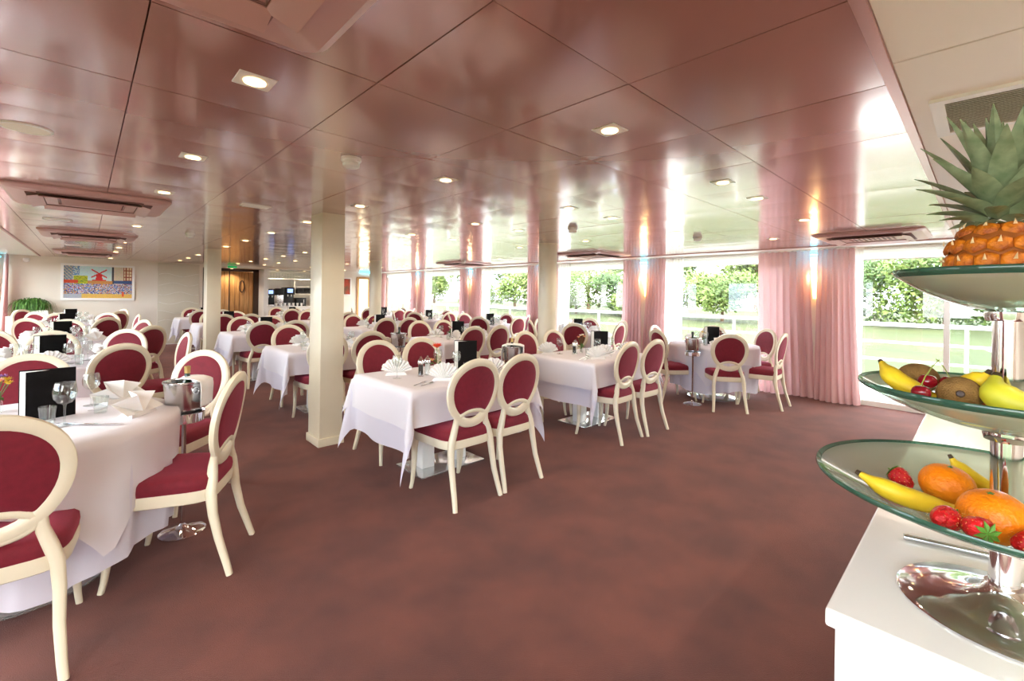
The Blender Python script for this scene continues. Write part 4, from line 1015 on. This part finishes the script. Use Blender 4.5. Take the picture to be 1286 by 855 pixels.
# ------------------------------------------------------------------ buffet counter and fruit stand
ZB = .88
t = thing('buffet_counter', 'plain white buffet counter in the right foreground', 'counter', (0, 0, 0))
obj('body', bevel_box(.925, 2.95, -.62, .168, .06, ZB-.03, 'white_paint', 'body', .004), t)
obj('worktop', bevel_box(.912, 2.97, -.64, .180, ZB-.03, ZB, 'white_gloss', 'worktop', .006, 3), t)
obj('plinth', MB().box(.98, 2.9, -.58, .12, 0, .06).mesh('plinth', 'dark_grey', 0), t)
thing('steel_bar', 'slim steel bar lying on the counter under the lowest bowl', 'bar', (0, 0, ZB), 0, None,
      MB().sweep([(1.300, .115, .007), (1.318, .05, .007), (1.345, -.05, .007)], (.006, .006), (0, 0, 1), 10, False, 2.4).mesh('steel_bar', 'steel', 50))
SX, SY = 1.118, -.029
st = thing('fruit_stand', 'three-tier fruit stand with glass bowls on a chrome pole', 'fruit stand', (SX, SY, ZB))
obj('stand_base', MB().lathe([(.135, 0), (.137, .004), (.132, .009), (.09, .014), (.05, .022), (.03, .036), (.024, .05)], 56).mesh('stand_base', 'chrome', 60), st)
obj('pole', MB().lathe([(.019, .03), (.019, .505)], 28).mesh('pole', 'chrome', 50), st)
for z in (1.012, 1.182, 1.382): obj('collar', MB().lathe([(.019, -.012), (.027, -.012), (.029, -.004), (.029, .003), (.019, .004)], 28).mesh('collar', 'chrome', 40), st, (0, 0, z-ZB))
def bowl(R, zb, h):
    prof = [(.019, 0)] + [(R*f, h*f*f) for f in (.2, .35, .5, .65, .8, .9, .97)]
    th = .008
    inner = [(r, z+th) for r, z in reversed(prof)]
    b = obj('glass_bowl', MB().lathe(prof+inner, 72, cap=False).mesh('glass_bowl', 'bowl_glass', 60), st, (0, 0, zb-ZB))
    z97 = h*.97*.97
    obj('bowl_rim', MB().loft([[(r*math.cos(2*PI*k/72), r*math.sin(2*PI*k/72), z) for k in range(72)] for r, z in ((R*.97, z97-.001), (R, h), (R+.002, h+.004), (R, h+.008), (R*.97, z97+th+.001))], close=True).mesh('bowl_rim', 'rim_glass', 60), b)
BOWLS = {1: (.148, 1.385, .064), 2: (.197, 1.185, .062), 3: (.262, 1.015, .066)}
for k in (1, 2, 3): bowl(*BOWLS[k])
def bz(k, x, y):
    R, zb, h = BOWLS[k]; r = math.hypot(x-SX, y-SY); return zb+.008+h*(r/R)**2

def banana(pts, label, m='banana', r=.0165, flip=False):
    P = [Vector(p) for p in pts]
    n = 14; path = []
    for i in range(n+1):      # quadratic through three points
        u = i/n; a = (1-u)*(1-2*u); b = 4*u*(1-u); c = u*(2*u-1)
        path.append(P[0]*a+P[1]*b+P[2]*c)
    org = path[n//2].copy(); path = [p-org for p in path]
    prof = [.30, .42, .62, .84, .96, 1, 1, 1, 1, .98, .93, .84, .68, .48, .34]
    t = thing('banana', label, 'banana', org)
    obj('skin', MB().sweep(path, [(r*f, r*f) for f in prof], (0, 0, 1), 10, power=2.25).mesh('skin', m, 50), t)
    d0 = (path[0]-path[1]).normalized(); d1 = (path[-1]-path[-2]).normalized()
    obj('stalk', MB().sweep([path[0], path[0]+d0*.007], [(r*.31, r*.31), (r*.24, r*.24)], (0, 0, 1), 8, power=2).mesh('stalk', 'banana_tip', 50), t)
    obj('tip', MB().sweep([path[-1], path[-1]+d1*.004], [(r*.34, r*.34), (r*.2, r*.2)], (0, 0, 1), 8, power=2).mesh('tip', 'banana_tip', 50), t)
def sph(r, sz=1.0, n=28, dimple=.0):
    return [(max(.0006, r*math.sin(PI*i/16)), -r*sz*math.cos(PI*i/16)-dimple*math.exp(-((16-i)/2.)**2)) for i in range(17)]
def orange(x, y, z, r, label, tilt):
    t = thing('orange', label, 'orange', (x, y, z)); t.rotation_euler = tilt
    obj('peel', MB().lathe(sph(r, .92, dimple=.003), 32).mesh('peel', 'orange_peel', 180), t)
    c = MB()
    for k in range(5): a = 2*PI*k/5; c.add([(0, 0, .002), (.005*math.cos(a-.5), .005*math.sin(a-.5), .0015), (.008*math.cos(a), .008*math.sin(a), .0005), (.005*math.cos(a+.5), .005*math.sin(a+.5), .0015)], [(0, 1, 2, 3)])
    c.lathe([(.003, 0), (.0025, .003), (.0005, .0032)], 8)
    obj('calyx', c.mesh('calyx', 'stem_green', 0, False), t, (0, 0, r*.92-.003), scale=(.7, .7, .7))
sb_me = MB().lathe([(.0008, -.021), (.006, -.018), (.011, -.010), (.0145, 0), (.0150, .006), (.012, .011), (.004, .0125)], 20).mesh('flesh', 'strawberry', 180)
sd = MB()
for i in range(7):
    zf = -.016+i*.004; rr = .0015+.0150*math.sqrt(max(0, 1-((zf-.004)/.024)**2))
    for k in range(9):
        a = 2*PI*(k+.5*(i % 2))/9; c = Vector((rr*math.cos(a), rr*math.sin(a), zf)); e = Vector((-math.sin(a), math.cos(a), 0))*.0006; u = Vector((0, 0, .0010)); o_ = Vector((math.cos(a), math.sin(a), 0))*.0004
        sd.add([c-e, c+u+o_, c+e, c-u+o_], [(0, 1, 2, 3)])
sd_me = sd.mesh('seeds', 'seed', 0, False)
cx_ = MB()
for k in range(8): a = 2*PI*k/8; d = Vector((math.cos(a), math.sin(a), 0)); e = Vector((-d.y, d.x, 0)); cx_.add([Vector((0, 0, .0135)), d*.008+e*.003+Vector((0, 0, .0145)), d*.015+Vector((0, 0, .0125)), d*.008-e*.003+Vector((0, 0, .0145))], [(0, 1, 2, 3)])
cx_.sweep([(0, 0, .012), (.001, 0, .020)], [(.0012, .0012), (.0009, .0009)], n=6)
cx_me = cx_.mesh('calyx', 'berry_leaf', 0, False)
def strawberry(x, y, label, rot, s=1.15, k=3, lift=.0):
    t = thing('strawberry', label, 'strawberry', (x, y, bz(k, x, y)+.0145*s+lift), scale=(s, s, s)); t.rotation_euler = rot
    obj('flesh', sb_me, t); o = obj('seeds', sd_me, t); o['kind'] = 'stuff'; obj('calyx', cx_me, t)
def cherry(x, y, label, lean, r=.0125, lift=0.):
    t = thing('cherry', label, 'cherry', (x, y, bz(2, x, y)+r+lift))
    obj('flesh', MB().lathe(sph(r, .93, dimple=.002), 22).mesh('flesh', 'cherry', 180), t)
    obj('stem', tube([(0, 0, r*.85), (lean[0]*.4, lean[1]*.4, r+.014), (lean[0], lean[1], r+.028)], .0009, 6).mesh('stem', 'cherry_stem', 60), t)
def kiwi(x, y, z, label, rot):
    t = thing('kiwi', label, 'kiwi', (x, y, z)); t.rotation_euler = rot
    obj('skin', MB().lathe(sph(.029, 1.15), 26).mesh('skin', 'kiwi', 180), t)
    obj('end_scar', MB().lathe([(.006, 0), (.0045, .002), (.0005, .001)], 12).mesh('end_scar', 'wood_dark', 60), t, (0, 0, .0325))
# lowest bowl
orange(1.150, .043, bz(3, 1.15, .043)+.036, .040, 'round orange at the back of the lowest bowl', (.12, -.05, 0))
orange(1.012, -.014, bz(3, 1.012, -.014)+.039, .0425, 'larger bright orange at the front of the lowest bowl', (-.1, -.18, 0))
banana([(1.016, .150, 1.088), (1.022, .090, 1.066), (1.070, .030, 1.052)], 'spotted banana lying across the front of the lowest bowl')
banana([(1.232, .040, 1.095), (1.222, .012, 1.068), (1.190, -.04, 1.052)], 'banana behind the oranges in the lowest bowl', r=.013)
strawberry(.930, .036, 'strawberry in front beside the banana in the lowest bowl', (1.7, .4, 1.2), 1.2)
strawberry(.915, .002, 'strawberry with green leaves before the large orange', (1.5, -.2, -.9), 1.2)
strawberry(.962, -.052, 'strawberry at the right edge of the lowest bowl', (1.4, .3, .5), 1.25)
strawberry(1.150, .108, 'strawberry half hidden behind the banana', (1.0, .5, 2.4), 1.15)
# middle bowl
banana([(1.128, .136, 1.280), (1.095, .104, 1.250), (1.085, .055, 1.233)], 'yellow banana at the left of the middle bowl', r=.0165)
kiwi(1.066, .026, bz(2, 1.066, .026)+.044, 'brown kiwi at the front of the middle bowl, end towards us', (0, -1.42, .05))
kiwi(1.188, .088, bz(2, 1.188, .088)+.027, 'kiwi behind the banana in the middle bowl', (PI/2, 0, .4))
cherry(1.036, .072, 'red cherry at the front of the middle bowl', (.012, -.012), .0135, .012)
cherry(1.128, .070, 'dark cherry on top behind the kiwi', (-.010, -.016), .0145, .030)
cherry(1.150, .042, 'dark cherry in the middle of the middle bowl', (.004, .018), .0145, .034)
cherry(1.190, -.005, 'cherry near the pole of the middle bowl', (-.004, .012), .0135, .012)
for x, y, l, lift in ((1.112, .034, 'blushing apricot behind the front kiwi', .014), (1.165, -.002, 'orange apricot near the pole in the middle bowl', .006)):
    t = thing('apricot', l, 'apricot', (x, y, bz(2, x, y)+.024+lift)); obj('skin', MB().lathe(sph(.025, .95, dimple=.004), 26).mesh('skin', 'peach', 180), t)
    obj('stem_scar', MB().lathe([(.004, 0), (.003, .0015), (.0005, .001)], 8).mesh('stem_scar', 'wood_dark', 60), t, (0, 0, .0205))
banana([(1.066, -.016, 1.280), (1.046, -.028, 1.247), (1.050, -.090, 1.238)], 'green tinged banana at the right of the middle bowl', 'banana_green', .023)
banana([(1.086, -.006, 1.283), (1.098, .008, 1.266), (1.130, .030, 1.258)], 'small banana stub on top of the middle bowl', 'banana', .015)
# pineapple in the top bowl
px_, py_ = SX-.012, SY+.012
pz = BOWLS[1][1]+.019
t = thing('pineapple', 'ripe orange pineapple with grey green crown in the top bowl', 'pineapple', (px_, py_, pz))
prof = [(.034, 0), (.050, .012), (.059, .036), (.062, .062), (.059, .090), (.050, .110), (.036, .122), (.018, .128)]
obj('core', MB().lathe(prof, 32).mesh('core', 'pine_core', 60), t)
def prad(z):
    for (r0, z0), (r1, z1) in zip(prof, prof[1:]):
        if z0 <= z <= z1: return r0+(r1-r0)*(z-z0)/(z1-z0), (r1-r0)/(z1-z0)
    return prof[-1][0], -1
em = MB(); E6 = []
for rr, h in ((1.0, 0), (.92, .0045), (.6, .0085), (.22, .0095)): E6.append([(rr*.0165*math.cos(PI/3*k+PI/6), rr*.0165*math.sin(PI/3*k+PI/6)*.92, h*.85) for k in range(6)])
em.loft(E6); eye_me = em.mesh('eye', 'pine_skin', 60)
bm_ = MB().add([(-.0028, -.001, .0085), (.0028, -.001, .0085), (.001, .009, .0135), (0, .002, .0125)], [(0, 1, 3), (1, 2, 3), (0, 3, 2)]); br_me = bm_.mesh('bract', 'pine_bract', 0)
nrow = 5
for i in range(nrow):
    z = .014+i*.0255; r, sl = prad(z); nn = max(5, int(round(2*PI*r/.029)))
    for k in range(nn):
        a = 2*PI*(k+.5*(i % 2))/nn; nrm = Vector((math.cos(a), math.sin(a), -sl)).normalized(); up = Vector((0, 0, 1)); tx = up.cross(nrm).normalized(); ty = nrm.cross(tx)
        M = Matrix((tx, ty, nrm)).transposed()
        e = obj('eye', eye_me, t, (r*math.cos(a)*.985, r*math.sin(a)*.985, z)); e.rotation_euler = M.to_euler(); obj('bract', br_me, e)
def leaf_me(L, w, curl, seed):
    rnd = random.Random(seed); n = 9; V = []
    for i in range(n):
        f = i/(n-1); wd = w*(.75+.5*f if f < .35 else (.925)*(1-((f-.35)/.65)**1.7)) + .0006
        ang = curl*f
        y = L*f*math.cos(ang*.6); z = L*f*math.sin(ang*.6)*-1
        V += [(-wd, y, z+wd*.35), (0, y, z-wd*.10), (wd, y, z+wd*.35), (0, y, z-wd*.10-.0025*(1-f*.7))]
    F = []
    for i in range(n-1):
        a = i*4; b = a+4
        F += [(a, b, b+1, a+1), (a+1, b+1, b+2, a+2), (a+2, b+2, b+3, a+3), (a+3, b+3, b, a)]
    return MB().add(V, F).mesh('crown_leaf', 'pine_leaf', 60)
cz = .126
for i in range(54):
    f = i/53; a = i*2.39996+.3
    elev = math.radians(8+80*f**.95) ; L = .022+.112*min(1, f*1.5)*(1 if f < .8 else 1-.4*(f-.8)/.2) + random.uniform(-.006, .006); w = .0095+.0085*math.sin(PI*min(1, f*1.0+.05))
    l = leaf_me(L+.02, w, .5-.55*f, i)
    o = obj('crown_leaf', l, t, (.022*(1-f*.8)*math.cos(a), .022*(1-f*.8)*math.sin(a), cz+.060*f))
    o.rotation_euler = (Matrix.Rotation(a-PI/2, 3, 'Z') @ Matrix.Rotation(elev, 3, 'X')).to_euler()
